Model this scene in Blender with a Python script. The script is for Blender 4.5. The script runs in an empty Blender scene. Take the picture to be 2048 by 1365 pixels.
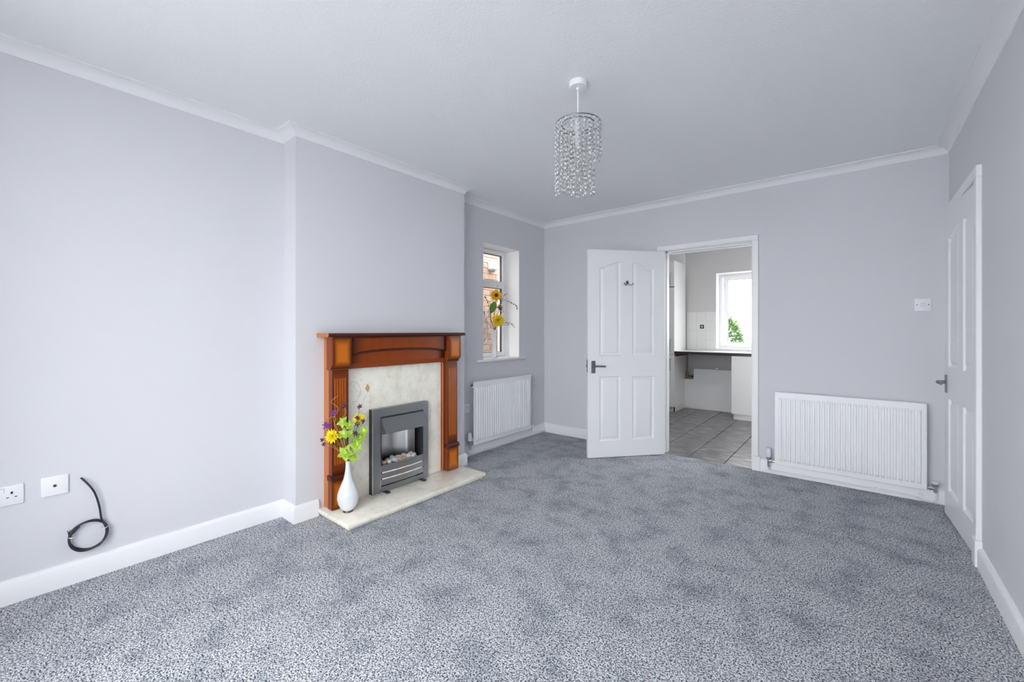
import bpy, bmesh, math, random
from mathutils import Vector, Matrix, Euler
random.seed(7)
C = bpy.context.scene.collection
SC = bpy.context.scene
PI = math.pi
R = math.radians
# ------------------------------------------------------------------ room dimensions (metres)
W, YB, YF = 3.406, 4.177, -0.55         # right wall, back wall, front wall (behind the camera)
XC, Y1, Y2 = 0.176, 1.196, 2.669       # chimney breast
ZC = 2.49
YK = 6.92                              # far kitchen wall
# ------------------------------------------------------------------ camera
cam = bpy.data.cameras.new('camera')
cam.sensor_width = 36.0
cam.lens = 844.4 / 2048 * 36
cam.shift_y = -20.8 / 2048
cam.clip_start = 0.05
co = bpy.data.objects.new('camera', cam)
co.location = (2.9124, 0, 1.21)
co.rotation_euler = (R(90), 0, R(39.258))
C.objects.link(co)
SC.camera = co
# ------------------------------------------------------------------ daylight: bright overcast sky
world = bpy.data.worlds.new('overcast_sky')
SC.world = world
world.use_nodes = True
bg = world.node_tree.nodes['Background']
bg.inputs['Color'].default_value = (0.985, 0.98, 1.01, 1)
bg.inputs['Strength'].default_value = 9.5
sl = bpy.data.lights.new('sun', 'SUN')
sl.energy = 1.0
sl.angle = R(3)
sl.color = (1.0, 0.95, 0.88)
so = bpy.data.objects.new('sun', sl)
so.rotation_euler = Vector((1.0, -0.12, 1.7)).to_track_quat('Z', 'Y').to_euler()
C.objects.link(so)
def portal(name, loc, rot, sx, sy):
    l = bpy.data.lights.new(name, 'AREA')
    l.shape = 'RECTANGLE'
    l.size, l.size_y = sx, sy
    l.cycles.is_portal = True
    o = bpy.data.objects.new(name, l)
    o.location, o.rotation_euler = loc, rot
    C.objects.link(o)
portal('sky_portal', (1.95, YF - 0.24, 1.275), (R(90), 0, R(180)), 2.3, 2.05)
portal('sky_portal', (-0.26, 3.397, 1.508), (0, R(-90), 0), 1.2, 0.6)
portal('sky_portal', (1.95, YK + 0.26, 1.5), (R(-90), 0, 0), 1.45, 1.2)
portal('sky_portal', (4.25, YK + 0.26, 1.06), (R(-90), 0, 0), 1.7, 2.1)
SC.view_settings.view_transform = 'Standard'
SC.view_settings.look = 'None'
SC.view_settings.gamma = 1
SC.view_settings.use_curve_mapping = False
SC.view_settings.exposure = 0.21
SC.cycles.max_bounces = 10
SC.cycles.diffuse_bounces = 8
SC.cycles.transparent_max_bounces = 24
SC.cycles.sample_clamp_indirect = 8
SC.cycles.caustics_reflective = False
SC.cycles.caustics_refractive = False

# ------------------------------------------------------------------ materials
def mat(name, col, rough=0.5, metal=0.0, spec=0.5, coat=0.0):
    m = bpy.data.materials.new(name)
    m.use_nodes = True
    b = m.node_tree.nodes['Principled BSDF']
    b.inputs['Base Color'].default_value = (*col, 1)
    b.inputs['Roughness'].default_value = rough
    b.inputs['Metallic'].default_value = metal
    b.inputs['Specular IOR Level'].default_value = spec
    b.inputs['Coat Weight'].default_value = coat
    return m
def nodes(m):
    return m.node_tree.nodes, m.node_tree.links, m.node_tree.nodes['Principled BSDF']
def noise(m, scale, detail=2.0, coord='Object', stretch=None, rough=0.5):
    n, l, b = nodes(m)
    tc = n.new('ShaderNodeTexCoord')
    src = tc.outputs[coord]
    if stretch:
        mp = n.new('ShaderNodeMapping')
        mp.inputs['Scale'].default_value = stretch
        l.new(src, mp.inputs['Vector'])
        src = mp.outputs['Vector']
    t = n.new('ShaderNodeTexNoise')
    t.inputs['Scale'].default_value = scale
    t.inputs['Detail'].default_value = detail
    t.inputs['Roughness'].default_value = rough
    l.new(src, t.inputs['Vector'])
    return t.outputs['Fac']
def ramp(m, fac, stops):
    n, l, b = nodes(m)
    r = n.new('ShaderNodeValToRGB')
    e = r.color_ramp.elements
    while len(e) < len(stops):
        e.new(0.5)
    for k, (p, c) in enumerate(stops):
        e[k].position = p
        e[k].color = (*c, 1) if len(c) == 3 else c
    l.new(fac, r.inputs['Fac'])
    return r.outputs['Color']
def mix(m, fac, a, b_, mode='MIX'):
    n, l, b = nodes(m)
    x = n.new('ShaderNodeMix')
    x.data_type = 'RGBA'
    x.blend_type = mode
    for s, v in ((x.inputs[0], fac), (x.inputs[6], a), (x.inputs[7], b_)):
        if isinstance(v, (int, float)):
            s.default_value = v
        elif isinstance(v, tuple):
            s.default_value = (*v, 1)
        else:
            l.new(v, s)
    return x.outputs[2]
def math_(m, op, a, b_=None, clamp=False):
    n, l, b = nodes(m)
    x = n.new('ShaderNodeMath')
    x.operation = op
    x.use_clamp = clamp
    for s, v in zip(x.inputs, (a, b_)):
        if v is None:
            continue
        if isinstance(v, (int, float)):
            s.default_value = v
        else:
            l.new(v, s)
    return x.outputs[0]
def color(m, out):
    n, l, b = nodes(m)
    l.new(out, b.inputs['Base Color'])
def bump(m, h, strength=0.3, dist=0.002):
    n, l, b = nodes(m)
    x = n.new('ShaderNodeBump')
    x.inputs['Strength'].default_value = strength
    x.inputs['Distance'].default_value = dist
    l.new(h, x.inputs['Height'])
    l.new(x.outputs['Normal'], b.inputs['Normal'])

M = {}
m = M['wall'] = mat('wall_paint', (0.66, 0.66, 0.695), 0.75, spec=0.25)
color(m, mix(m, noise(m, 1.3, 3), (0.645, 0.645, 0.68), (0.675, 0.675, 0.71)))
bump(m, noise(m, 90, 3), 0.12, 0.002)
m = M['ceiling'] = mat('ceiling_textured_paint', (0.83, 0.84, 0.85), 0.85, spec=0.2)
bump(m, noise(m, 75, 4, rough=0.65), 0.4, 0.004)
m = M['coving'] = mat('coving_paint', (0.8, 0.805, 0.82), 0.6, spec=0.3)
m = M['gloss'] = mat('white_gloss_paint', (0.82, 0.82, 0.835), 0.35, spec=0.5)
m = M['reveal'] = mat('white_reveal_paint', (0.86, 0.86, 0.865), 0.6, spec=0.3)
m = M['upvc'] = mat('white_window_plastic', (0.84, 0.845, 0.85), 0.3)
m = M['gasket'] = mat('dark_rubber_gasket', (0.05, 0.05, 0.055), 0.6)
m = M['rad'] = mat('white_radiator_enamel', (0.84, 0.845, 0.86), 0.3)
m = M['plastic'] = mat('white_plastic', (0.82, 0.82, 0.84), 0.3)
m = M['valveplastic'] = mat('lilac_white_plastic', (0.74, 0.75, 0.84), 0.35)
m = M['dark'] = mat('dark_hole', (0.02, 0.02, 0.024), 0.6)
m = M['chrome'] = mat('chrome', (0.72, 0.72, 0.74), 0.14, 1.0)
m = M['satin'] = mat('satin_chrome', (0.24, 0.25, 0.27), 0.32, 1.0)
m = M['brass'] = mat('tarnished_brass', (0.30, 0.22, 0.13), 0.4, 0.8)
m = M['cable'] = mat('black_cable_sheath', (0.014, 0.02, 0.03), 0.38)
m = M['copper'] = mat('copper', (0.45, 0.22, 0.13), 0.35, 0.9)
# carpet: salt and pepper loop pile with worn darker smudges
m = M['carpet'] = mat('grey_flecked_carpet', (0.3, 0.32, 0.35), 0.95, spec=0.1)
fle = noise(m, 165, 2.0, rough=0.8)
fl2 = math_(m, 'ADD', math_(m, 'MULTIPLY', fle, 0.82), math_(m, 'MULTIPLY', noise(m, 75, 1.5, rough=0.6), 0.18))
flc = ramp(m, fl2, [(0.395, (0.012, 0.018, 0.027)), (0.445, (0.13, 0.15, 0.18)), (0.495, (0.45, 0.47, 0.515)), (0.585, (0.87, 0.88, 0.91))])
smu = ramp(m, noise(m, 5.0, 6, rough=0.68), [(0.46, (0, 0, 0)), (0.70, (1, 1, 1))])
sm2 = math_(m, 'MULTIPLY', smu, 0.75)
color(m, mix(m, sm2, flc, mix(m, 1.0, flc, (0.42, 0.46, 0.52), 'MULTIPLY')))
bump(m, fle, 1.0, 0.008)
# stained timber with a darker shaded border to every panel
def wood(name, lo, mid, edge, width=0.18, burst=True, rough=0.3):
    m = mat(name, mid, rough, coat=0.0, spec=0.28)
    n, l, b = nodes(m)
    g = noise(m, 14, 5, stretch=(1, 6, 0.6))
    base = mix(m, g, lo, mid)
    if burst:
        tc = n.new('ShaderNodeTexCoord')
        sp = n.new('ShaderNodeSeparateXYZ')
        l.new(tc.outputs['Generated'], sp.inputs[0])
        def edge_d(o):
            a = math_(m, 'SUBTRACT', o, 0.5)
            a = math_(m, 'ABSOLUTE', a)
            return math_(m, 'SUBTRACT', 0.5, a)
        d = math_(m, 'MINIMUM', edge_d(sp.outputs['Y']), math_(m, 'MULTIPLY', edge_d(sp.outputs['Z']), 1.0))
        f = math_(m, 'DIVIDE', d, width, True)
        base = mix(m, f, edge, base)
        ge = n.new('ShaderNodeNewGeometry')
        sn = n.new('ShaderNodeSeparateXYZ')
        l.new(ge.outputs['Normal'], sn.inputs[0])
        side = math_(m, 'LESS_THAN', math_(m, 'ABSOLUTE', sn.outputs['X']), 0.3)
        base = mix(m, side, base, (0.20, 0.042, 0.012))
    color(m, base)
    return m
M['wood'] = wood('cherry_stained_wood', (0.20, 0.031, 0.003), (0.28, 0.052, 0.004), (0.030, 0.004, 0.0015), 0.13)
M['wood_panel'] = wood('amber_burst_wood', (0.46, 0.11, 0.005), (0.56, 0.155, 0.008), (0.045, 0.006, 0.0015), 0.26)
M['wood_plain'] = wood('red_brown_wood', (0.20, 0.036, 0.006), (0.27, 0.055, 0.009), None, burst=False)
M['wood_highlight'] = wood('amber_highlight_wood', (0.30, 0.062, 0.006), (0.38, 0.09, 0.010), None, burst=False)  # brighter tone for the flutes: ridge highlights put into the colour
M['wood_dark'] = wood('dark_mahogany_wood', (0.05, 0.010, 0.005), (0.085, 0.016, 0.007), None, burst=False)
M['wood_side'] = wood('light_orange_wood', (0.46, 0.15, 0.045), (0.54, 0.19, 0.06), None, burst=False)
m = M['marble'] = mat('cream_marble', (0.68, 0.67, 0.61), 0.22, coat=0.15)
c1 = ramp(m, noise(m, 9, 6, rough=0.65), [(0.33, (0.72, 0.69, 0.58)), (0.5, (0.84, 0.81, 0.71)), (0.68, (0.90, 0.88, 0.80))])
c2 = ramp(m, noise(m, 30, 4, rough=0.6), [(0.60, (1, 1, 1)), (0.74, (0.68, 0.64, 0.54))])
color(m, mix(m, 0.7, c1, c2, 'MULTIPLY'))
m = M['marble_dark'] = mat('marble_edge_grout', (0.34, 0.29, 0.22), 0.6)
m = M['etch'] = mat('etched_marble_line', (0.50, 0.49, 0.44), 0.5)
m = M['inlay'] = mat('tan_stone_inlay', (0.55, 0.38, 0.19), 0.35)
m = M['firegrey'] = mat('brushed_gunmetal', (0.27, 0.275, 0.28), 0.36, 0.8)
bump(m, noise(m, 60, 3, stretch=(1, 1, 40)), 0.05, 0.001)
m = M['fireedge'] = mat('dark_casing_side', (0.03, 0.031, 0.033), 0.4, 0.3)
m = M['reflector'] = mat('polished_steel_reflector', (0.80, 0.79, 0.78), 0.28, 1.0)
m = M['blackpaint'] = mat('black_enamel', (0.015, 0.016, 0.018), 0.35)
m = M['pebble'] = mat('white_pebble', (0.66, 0.66, 0.67), 0.5)
m = M['pebble_tan'] = mat('tan_pebble', (0.55, 0.40, 0.25), 0.5)
m = M['sheen'] = mat('pale_slot_sheen', (0.80, 0.66, 0.58), 0.5)  # reflection in the fire's slots, put into the colour
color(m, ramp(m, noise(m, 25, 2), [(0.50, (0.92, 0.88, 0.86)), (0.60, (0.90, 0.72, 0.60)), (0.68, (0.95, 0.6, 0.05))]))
m = M['porcelain'] = mat('white_porcelain', (0.69, 0.71, 0.735), 0.12, coat=0.5)
m = M['vasefoot'] = mat('smoked_glass_foot', (0.05, 0.045, 0.04), 0.2)
m = M['yellow'] = mat('yellow_petals', (0.88, 0.74, 0.02), 0.55)
m = M['yellow2'] = mat('lemon_yellow_petals', (0.88, 0.70, 0.03), 0.55)
color(m, ramp(m, noise(m, 60, 2), [(0.38, (0.80, 0.52, 0.01)), (0.58, (0.90, 0.76, 0.05))]))
m = M['sunpetal'] = mat('orange_yellow_petals', (0.86, 0.50, 0.01), 0.55)
m = M['suncentre'] = mat('dark_brown_seedhead', (0.07, 0.022, 0.008), 0.8)
m = M['sunring'] = mat('orange_brown_florets', (0.50, 0.16, 0.01), 0.7)
m = M['lime'] = mat('lime_green_petals', (0.42, 0.66, 0.04), 0.5)
color(m, ramp(m, noise(m, 30, 2), [(0.35, (0.42, 0.62, 0.05)), (0.65, (0.64, 0.82, 0.16))]))
m = M['stem'] = mat('green_stem', (0.13, 0.24, 0.05), 0.6)
m = M['leaf'] = mat('mid_green_leaf', (0.17, 0.36, 0.08), 0.5)
m = M['purple'] = mat('dark_purple_petals', (0.05, 0.008, 0.05), 0.5)
m = M['violet'] = mat('violet_petals', (0.16, 0.025, 0.22), 0.5)
m = M['twig'] = mat('dry_straw_twig', (0.50, 0.33, 0.16), 0.7)
m = M['twigdark'] = mat('dark_brown_twig', (0.14, 0.075, 0.045), 0.7)
m = M['brownflower'] = mat('dried_brown_petals', (0.20, 0.08, 0.045), 0.7)
m = M['creampetal'] = mat('dried_cream_petals', (0.70, 0.63, 0.52), 0.7)
m = M['cabinet'] = mat('white_cabinet_laminate', (0.83, 0.83, 0.82), 0.28)
m = M['panelwhite'] = mat('white_melamine_board', (0.86, 0.87, 0.89), 0.4)
m = M['worktop'] = mat('black_worktop', (0.02, 0.02, 0.023), 0.25)
m = M['workend'] = mat('brown_chipboard_batten', (0.16, 0.075, 0.03), 0.7)
m = M['kwall'] = mat('kitchen_wall_grey_paint', (0.60, 0.59, 0.59), 0.8, spec=0.2)
m = M['tile'] = mat('white_glazed_tile', (0.74, 0.74, 0.73), 0.2)
m = M['grout'] = mat('pale_grey_grout', (0.55, 0.55, 0.54), 0.9)
m = M['teal'] = mat('dark_teal_glaze', (0.03, 0.09, 0.08), 0.2)
m = M['palegreen'] = mat('pale_green_glaze', (0.45, 0.58, 0.50), 0.2)
m = M['floortile'] = mat('grey_slate_effect_tile', (0.25, 0.245, 0.24), 0.3)
c1 = ramp(m, noise(m, 7, 5, stretch=(0.9, 4.5, 1), rough=0.6), [(0.34, (0.065, 0.06, 0.06)), (0.47, (0.17, 0.163, 0.165)), (0.56, (0.24, 0.23, 0.235)), (0.68, (0.46, 0.44, 0.44))])
color(m, c1)
bump(m, noise(m, 12, 4, stretch=(0.9, 4, 1)), 0.25, 0.003)
m = M['floorgrout'] = mat('dark_floor_joint', (0.05, 0.05, 0.052), 0.9)
m = M['brick'] = mat('pale_buff_brick', (0.50, 0.33, 0.24), 0.9)
n, l, b = nodes(m)
oi = n.new('ShaderNodeObjectInfo')
bc = ramp(m, oi.outputs['Random'], [(0.0, (0.36, 0.23, 0.165)), (0.5, (0.42, 0.295, 0.22)), (1.0, (0.47, 0.36, 0.28))])
color(m, mix(m, 0.35, bc, mix(m, noise(m, 40, 3), (0.34, 0.23, 0.17), (0.50, 0.39, 0.32))))
m = M['mortar'] = mat('pale_mortar', (0.55, 0.50, 0.44), 0.95)
m = M['paving'] = mat('pale_concrete_paving', (0.45, 0.45, 0.44), 0.9)
m = M['lightgrey'] = mat('light_grey_plastic', (0.44, 0.45, 0.46), 0.6)  # even light grey, set darker than white
m = M['greyplastic'] = mat('grey_plastic', (0.20, 0.21, 0.22), 0.5)
m = M['bushleaf'] = mat('green_foliage', (0.07, 0.145, 0.035), 0.7, spec=0.2)
# glass that lets light straight through
def glassmat(name, tint, gloss, mixf):
    m = bpy.data.materials.new(name)
    m.use_nodes = True
    nt = m.node_tree
    nt.nodes.clear()
    o = nt.nodes.new('ShaderNodeOutputMaterial')
    t = nt.nodes.new('ShaderNodeBsdfTransparent')
    t.inputs[0].default_value = (*tint, 1)
    g = nt.nodes.new('ShaderNodeBsdfGlossy')
    g.inputs['Roughness'].default_value = gloss
    x = nt.nodes.new('ShaderNodeMixShader')
    x.inputs[0].default_value = mixf
    nt.links.new(t.outputs[0], x.inputs[1])
    nt.links.new(g.outputs[0], x.inputs[2])
    nt.links.new(x.outputs[0], o.inputs[0])
    return m
M['glass'] = glassmat('window_glass', (0.97, 0.985, 0.98), 0.02, 0.05)
m = M['crystal'] = mat('clear_acrylic_beads', (0.97, 0.98, 0.98), 0.03)
n, l, b = nodes(m)
b.inputs['Transmission Weight'].default_value = 0.45
b.inputs['IOR'].default_value = 1.5

# ------------------------------------------------------------------ object helpers
def tag(o, label=None, cat=None, group=None, kind=None):
    if label: o['label'] = label
    if cat: o['category'] = cat
    if group: o['group'] = group
    if kind: o['kind'] = kind
    return o
def thing(name, loc, label=None, cat=None, group=None, kind=None, rotz=0):
    o = bpy.data.objects.new(name, None)
    o.empty_display_size = 0.1
    o.location = loc
    o.rotation_euler = (0, 0, rotz)
    C.objects.link(o)
    return tag(o, label, cat, group, kind)
def origin_of(p):
    v = Vector((0, 0, 0))
    while p is not None:
        v = v + p.location
        p = p.parent
    return v
def obj(name, bm, material, parent=None, smooth=None, loc=None, local=False, recalc=True):
    """link a bmesh written in room coordinates (or local ones) as one mesh object"""
    off = Vector((0, 0, 0))
    o = bpy.data.objects.new(name, bpy.data.meshes.new(name))
    if loc is not None:
        o.location = loc
        if not local:
            off = Vector(loc)
    if parent is not None:
        o.parent = parent
        if not local:
            off = off + origin_of(parent)
    if off.length:
        bmesh.ops.translate(bm, verts=bm.verts, vec=-off)
    if recalc: bmesh.ops.recalc_face_normals(bm, faces=bm.faces)
    bm.to_mesh(o.data)
    bm.free()
    mats = material if isinstance(material, (list, tuple)) else [material]
    for q in mats:
        o.data.materials.append(q)
    if smooth is not None:
        for p in o.data.polygons:
            p.use_smooth = True
        o.data.set_sharp_from_angle(angle=R(smooth))
    C.objects.link(o)
    return o
def bm_():
    return bmesh.new()
def box(bm, x0, x1, y0, y1, z0, z1, bev=0.0, seg=1):
    r = bmesh.ops.create_cube(bm, size=1)
    v = r['verts']
    for q in v:
        q.co = Vector(((x0 + x1) / 2 + q.co.x * (x1 - x0), (y0 + y1) / 2 + q.co.y * (y1 - y0), (z0 + z1) / 2 + q.co.z * (z1 - z0)))
    if bev > 0:
        e = list({e for q in v for e in q.link_edges})
        bmesh.ops.bevel(bm, geom=e, offset=bev, segments=seg, affect='EDGES', profile=0.5)
    return bm
def boxes(*L, bev=0.0):
    bm = bm_()
    for q in L:
        box(bm, *q, bev=bev)
    return bm
def frame_of(d):
    d = d.normalized()
    a = Vector((0, 0, 1)) if abs(d.z) < 0.9 else Vector((1, 0, 0))
    u = d.cross(a).normalized()
    return u, d.cross(u).normalized()
def tube(bm, pts, r, n=8, caps=True):
    pts = [Vector(p) for p in pts]
    rs = r if isinstance(r, (list, tuple)) else [r] * len(pts)
    rings = []
    d0 = (pts[1] - pts[0]).normalized()
    u, v = frame_of(d0)
    for k, p in enumerate(pts):
        d = (pts[min(k + 1, len(pts) - 1)] - pts[max(k - 1, 0)])
        if d.length < 1e-9: d = d0
        d.normalize()
        u = (u - d * u.dot(d)).normalized()
        v = d.cross(u)
        rings.append([bm.verts.new(p + (u * math.cos(2 * PI * j / n) + v * math.sin(2 * PI * j / n)) * rs[k]) for j in range(n)])
    for a, b in zip(rings, rings[1:]):
        for j in range(n):
            bm.faces.new((a[j], a[(j + 1) % n], b[(j + 1) % n], b[j]))
    if caps:
        bm.faces.new(rings[0][::-1])
        bm.faces.new(rings[-1])
    return bm
def spline(pts, n=6):
    """Catmull-Rom through the points"""
    P = [Vector(p) for p in pts]
    P = [P[0] * 2 - P[1]] + P + [P[-1] * 2 - P[-2]]
    out = []
    for k in range(1, len(P) - 2):
        a, b, c, d = P[k - 1:k + 3]
        for j in range(n):
            t = j / n
            out.append(0.5 * (2 * b + (c - a) * t + (2 * a - 5 * b + 4 * c - d) * t * t + (3 * b - a - 3 * c + d) * t ** 3))
    out.append(P[-2])
    return out
def lathe(bm, prof, c=(0, 0, 0), n=24, capt=True, capb=True, mtx=None):
    rings = []
    for r, z in prof:
        ring = []
        for j in range(n):
            a = 2 * PI * j / n
            p = Vector((r * math.cos(a), r * math.sin(a), z))
            if mtx: p = mtx @ p
            ring.append(bm.verts.new(p + Vector(c)))
        rings.append(ring)
    for a, b in zip(rings, rings[1:]):
        for j in range(n):
            bm.faces.new((a[j], a[(j + 1) % n], b[(j + 1) % n], b[j]))
    if capb: bm.faces.new(rings[0][::-1])
    if capt: bm.faces.new(rings[-1])
    return bm
def torus(bm, c, R0, r, n=40, k=8):
    rings = []
    for i in range(n):
        a = 2 * PI * i / n
        rings.append([bm.verts.new((c[0] + (R0 + r * math.cos(2 * PI * j / k)) * math.cos(a), c[1] + (R0 + r * math.cos(2 * PI * j / k)) * math.sin(a), c[2] + r * math.sin(2 * PI * j / k))) for j in range(k)])
    for i in range(n):
        for j in range(k):
            bm.faces.new((rings[i][j], rings[(i + 1) % n][j], rings[(i + 1) % n][(j + 1) % k], rings[i][(j + 1) % k]))
    return bm
def sweep(bm, a, b, prof, na, nb):
    """profile (offset into the room, height) swept from a to b; na / nb are the mitre directions at the ends"""
    ra = [bm.verts.new((a[0] + na[0] * o, a[1] + na[1] * o, z)) for o, z in prof]
    rb = [bm.verts.new((b[0] + nb[0] * o, b[1] + nb[1] * o, z)) for o, z in prof]
    k = len(prof)
    for j in range(k):
        bm.faces.new((ra[j], ra[(j + 1) % k], rb[(j + 1) % k], rb[j]))
    bm.faces.new(ra)
    bm.faces.new(rb[::-1])
    return bm
def prism(bm, pts, axis, a, b):
    """outline extruded along an axis; pts are the two other coordinates in order"""
    def P(q, t):
        return {'x': (t, q[0], q[1]), 'y': (q[0], t, q[1]), 'z': (q[0], q[1], t)}[axis]
    A = [bm.verts.new(P(q, a)) for q in pts]
    B = [bm.verts.new(P(q, b)) for q in pts]
    k = len(pts)
    for j in range(k):
        bm.faces.new((A[j], A[(j + 1) % k], B[(j + 1) % k], B[j]))
    bm.faces.new(A)
    bm.faces.new(B[::-1])
    return bm
def struct(name, bm, material, parent=None, smooth=None):
    o = obj(name, bm, material, parent, smooth)
    if parent is None: o['kind'] = 'structure'
    return o
def dup(root, loc, rot=None):
    r = root.copy(); C.objects.link(r); r.location = loc
    if rot is not None: r.rotation_euler = rot
    for ch in list(root.children):
        c = ch.copy(); C.objects.link(c); c.parent = r
        for g in list(ch.children):
            d = g.copy(); C.objects.link(d); d.parent = c
    return r

# ================================================================== THE SETTING
struct('floor', boxes((-0.02, W + 0.02, YF, YB, -0.12, 0.0)), M['carpet'])
struct('ceiling', boxes((-0.3, W + 0.3, YF - 0.3, YB + 0.1, ZC, ZC + 0.15)), M['ceiling'])
# left wall with the side window opening
WY0, WY1, WZ0, WZ1, WD = 3.103, 3.69, 0.915, 2.10, 0.177
struct('wall_left', boxes((-0.27, 0, YF - 0.25, WY0, -0.1, ZC), (-0.27, 0, WY1, YB + 0.1, -0.1, ZC),
                          (-0.27, 0, WY0, WY1, -0.1, WZ0), (-0.27, 0, WY0, WY1, WZ1, ZC)), M['wall'])
# chimney breast with the fire recess
fy0, fy1, fz1 = 1.735, 2.138, 0.60
struct('wall_chimney', boxes((0, XC, Y1, fy0, 0, ZC), (0, XC, fy1, Y2, 0, ZC), (0, XC, fy0, fy1, fz1, ZC),
                             (0, 0.05, fy0, fy1, 0, fz1)), M['wall'])
DX0, DX1, DZ = 1.44, 2.203, 1.992
struct('wall_back', boxes((-0.02, DX0 - 0.02, YB, YB + 0.1, -0.1, ZC), (DX1 + 0.02, W + 0.12, YB, YB + 0.1, -0.1, ZC),
                          (DX0 - 0.02, DX1 + 0.02, YB, YB + 0.1, DZ + 0.02, ZC)), M['wall'])
RY0, RY1, RZ = 3.262, 4.06, 2.01
struct('wall_right', boxes((W, W + 0.15, YF - 0.25, RY0, -0.1, ZC), (W, W + 0.15, RY1, YB + 0.1, -0.1, ZC),
                           (W, W + 0.15, RY0, RY1, RZ, ZC), (W + 0.09, W + 0.15, RY0, RY1, -0.1, RZ)), M['wall'])
FX0, FX1, FZ0, FZ1 = 0.8, 3.1, 0.25, 2.3
struct('wall_front', boxes((0, FX0, YF - 0.25, YF, -0.1, ZC), (FX1, W, YF - 0.25, YF, -0.1, ZC),
                           (FX0, FX1, YF - 0.25, YF, -0.1, FZ0), (FX0, FX1, YF - 0.25, YF, FZ1, ZC)), M['wall'])
# coving, mitred round every corner
POLY = [(0, YF), (0, Y1), (XC, Y1), (XC, Y2), (0, Y2), (0, YB), (W, YB), (W, YF)]
NRM = []
for k in range(8):
    a, b = Vector(POLY[k]), Vector(POLY[(k + 1) % 8])
    d = (b - a).normalized()
    NRM.append((d.y, -d.x))
MIT = [(NRM[k - 1][0] + NRM[k][0], NRM[k - 1][1] + NRM[k][1]) for k in range(8)]
zb = 2.434
cp = [(0, ZC), (0, zb), (0.006, zb), (0.008, zb + 0.006)]
for j in range(1, 8):
    t = j / 8 * PI / 2
    cp.append((0.060 - 0.052 * math.cos(t), zb + 0.006 + 0.041 * math.sin(t)))
cp += [(0.060, zb + 0.047), (0.0655, zb + 0.048), (0.0655, ZC)]
for k in range(8):
    struct('trim_%d' % (k + 1), sweep(bm_(), POLY[k], POLY[(k + 1) % 8], cp, MIT[k], MIT[(k + 1) % 8]), M['coving'], smooth=35)
# skirting boards
sp = [(0, 0), (0.0196, 0), (0.0196, 0.088), (0.016, 0.096), (0.009, 0.104), (0, 0.106)]
HY0, HY1 = 1.338, 2.54
for nm, a, b, na, nb in (
        ('baseboard_left', POLY[0], POLY[1], MIT[0], MIT[1]),
        ('baseboard_left_return', POLY[1], POLY[2], MIT[1], MIT[2]),
        ('baseboard_chimney_left', POLY[2], (XC, HY0 - 0.001), MIT[2], NRM[2]),
        ('baseboard_chimney_right', (XC, HY1 + 0.001), POLY[3], NRM[2], MIT[3]),
        ('baseboard_right_return', POLY[3], POLY[4], MIT[3], MIT[4]),
        ('baseboard_alcove', POLY[4], POLY[5], MIT[4], MIT[5]),
        ('baseboard_back_left', POLY[5], (DX0 - 0.075, YB), MIT[5], NRM[5]),
        ('baseboard_back_right', (DX1 + 0.066, YB), POLY[6], NRM[5], MIT[6]),
        ('baseboard_right', (W, 3.168), POLY[7], NRM[6], MIT[7]),
        ('baseboard_front', POLY[7], POLY[0], MIT[7], MIT[0])):
    struct(nm, sweep(bm_(), a, b, sp, na, nb), M['gloss'], smooth=30)

# ------------------------------------------------------------------ kitchen shell
KX0, KX1 = -0.1, 5.3
KU = 3.2                               # right end of the fitted units
GX0, GX1 = 3.40, 5.10                  # unseen glazed door, added to let more light into the kitchen
struct('floor', boxes((KX0, KX1, YB, YK, -0.12, -0.006)), M['floorgrout'])
KF = bpy.data.objects['floor.001']
tmesh = None
for i in range(14):
    for j in range(5):
        x0 = 0.728 + 0.312 * i
        y0 = YB + 0.002 + 0.606 * j - 0.30
        y1 = y0 + 0.602
        y0 = max(y0, YB + 0.002)
        y1 = min(y1, YK - 0.002)
        if y1 - y0 < 0.03: continue
        bm = box(bm_(), x0 + 0.0035, x0 + 0.3085, y0, y1, -0.006, 0.001, bev=0.0015)
        obj('tile', bm, M['floortile'], KF)
struct('ceiling', boxes((KX0 - 0.1, KX1 + 0.1, YB + 0.1, YK + 0.3, ZC, ZC + 0.15)), M['ceiling'])
VX0, VX1, VZ0, VZ1 = 1.255, 2.62, 0.94, 2.08
struct('wall_kitchen_far', boxes((KX0, VX0, YK, YK + 0.28, -0.1, ZC), (VX1, GX0, YK, YK + 0.28, -0.1, ZC), (GX1, KX1, YK, YK + 0.28, -0.1, ZC), (GX0, GX1, YK, YK + 0.28, 2.12, ZC),
                                 (VX0, VX1, YK, YK + 0.28, -0.1, VZ0), (VX0, VX1, YK, YK + 0.28, VZ1, ZC)), M['kwall'])
KW = bpy.data.objects['wall_kitchen_far']
struct('wall_kitchen_near', boxes((W + 0.12, KX1, YB + 0.0, YB + 0.1, -0.1, ZC)), M['wall'])
struct('wall_kitchen_left', boxes((KX0 - 0.1, KX0, YB + 0.1, YK + 0.28, -0.1, ZC)), M['kwall'])
struct('wall_kitchen_right', boxes((KX1, KX1 + 0.1, YB + 0.1, YK + 0.28, -0.1, ZC)), M['kwall'])
struct('wall_kitchen_bulkhead', boxes((KX0, 0.805, YK - 0.045, YK, 2.1, ZC)), M['panelwhite'])
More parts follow.
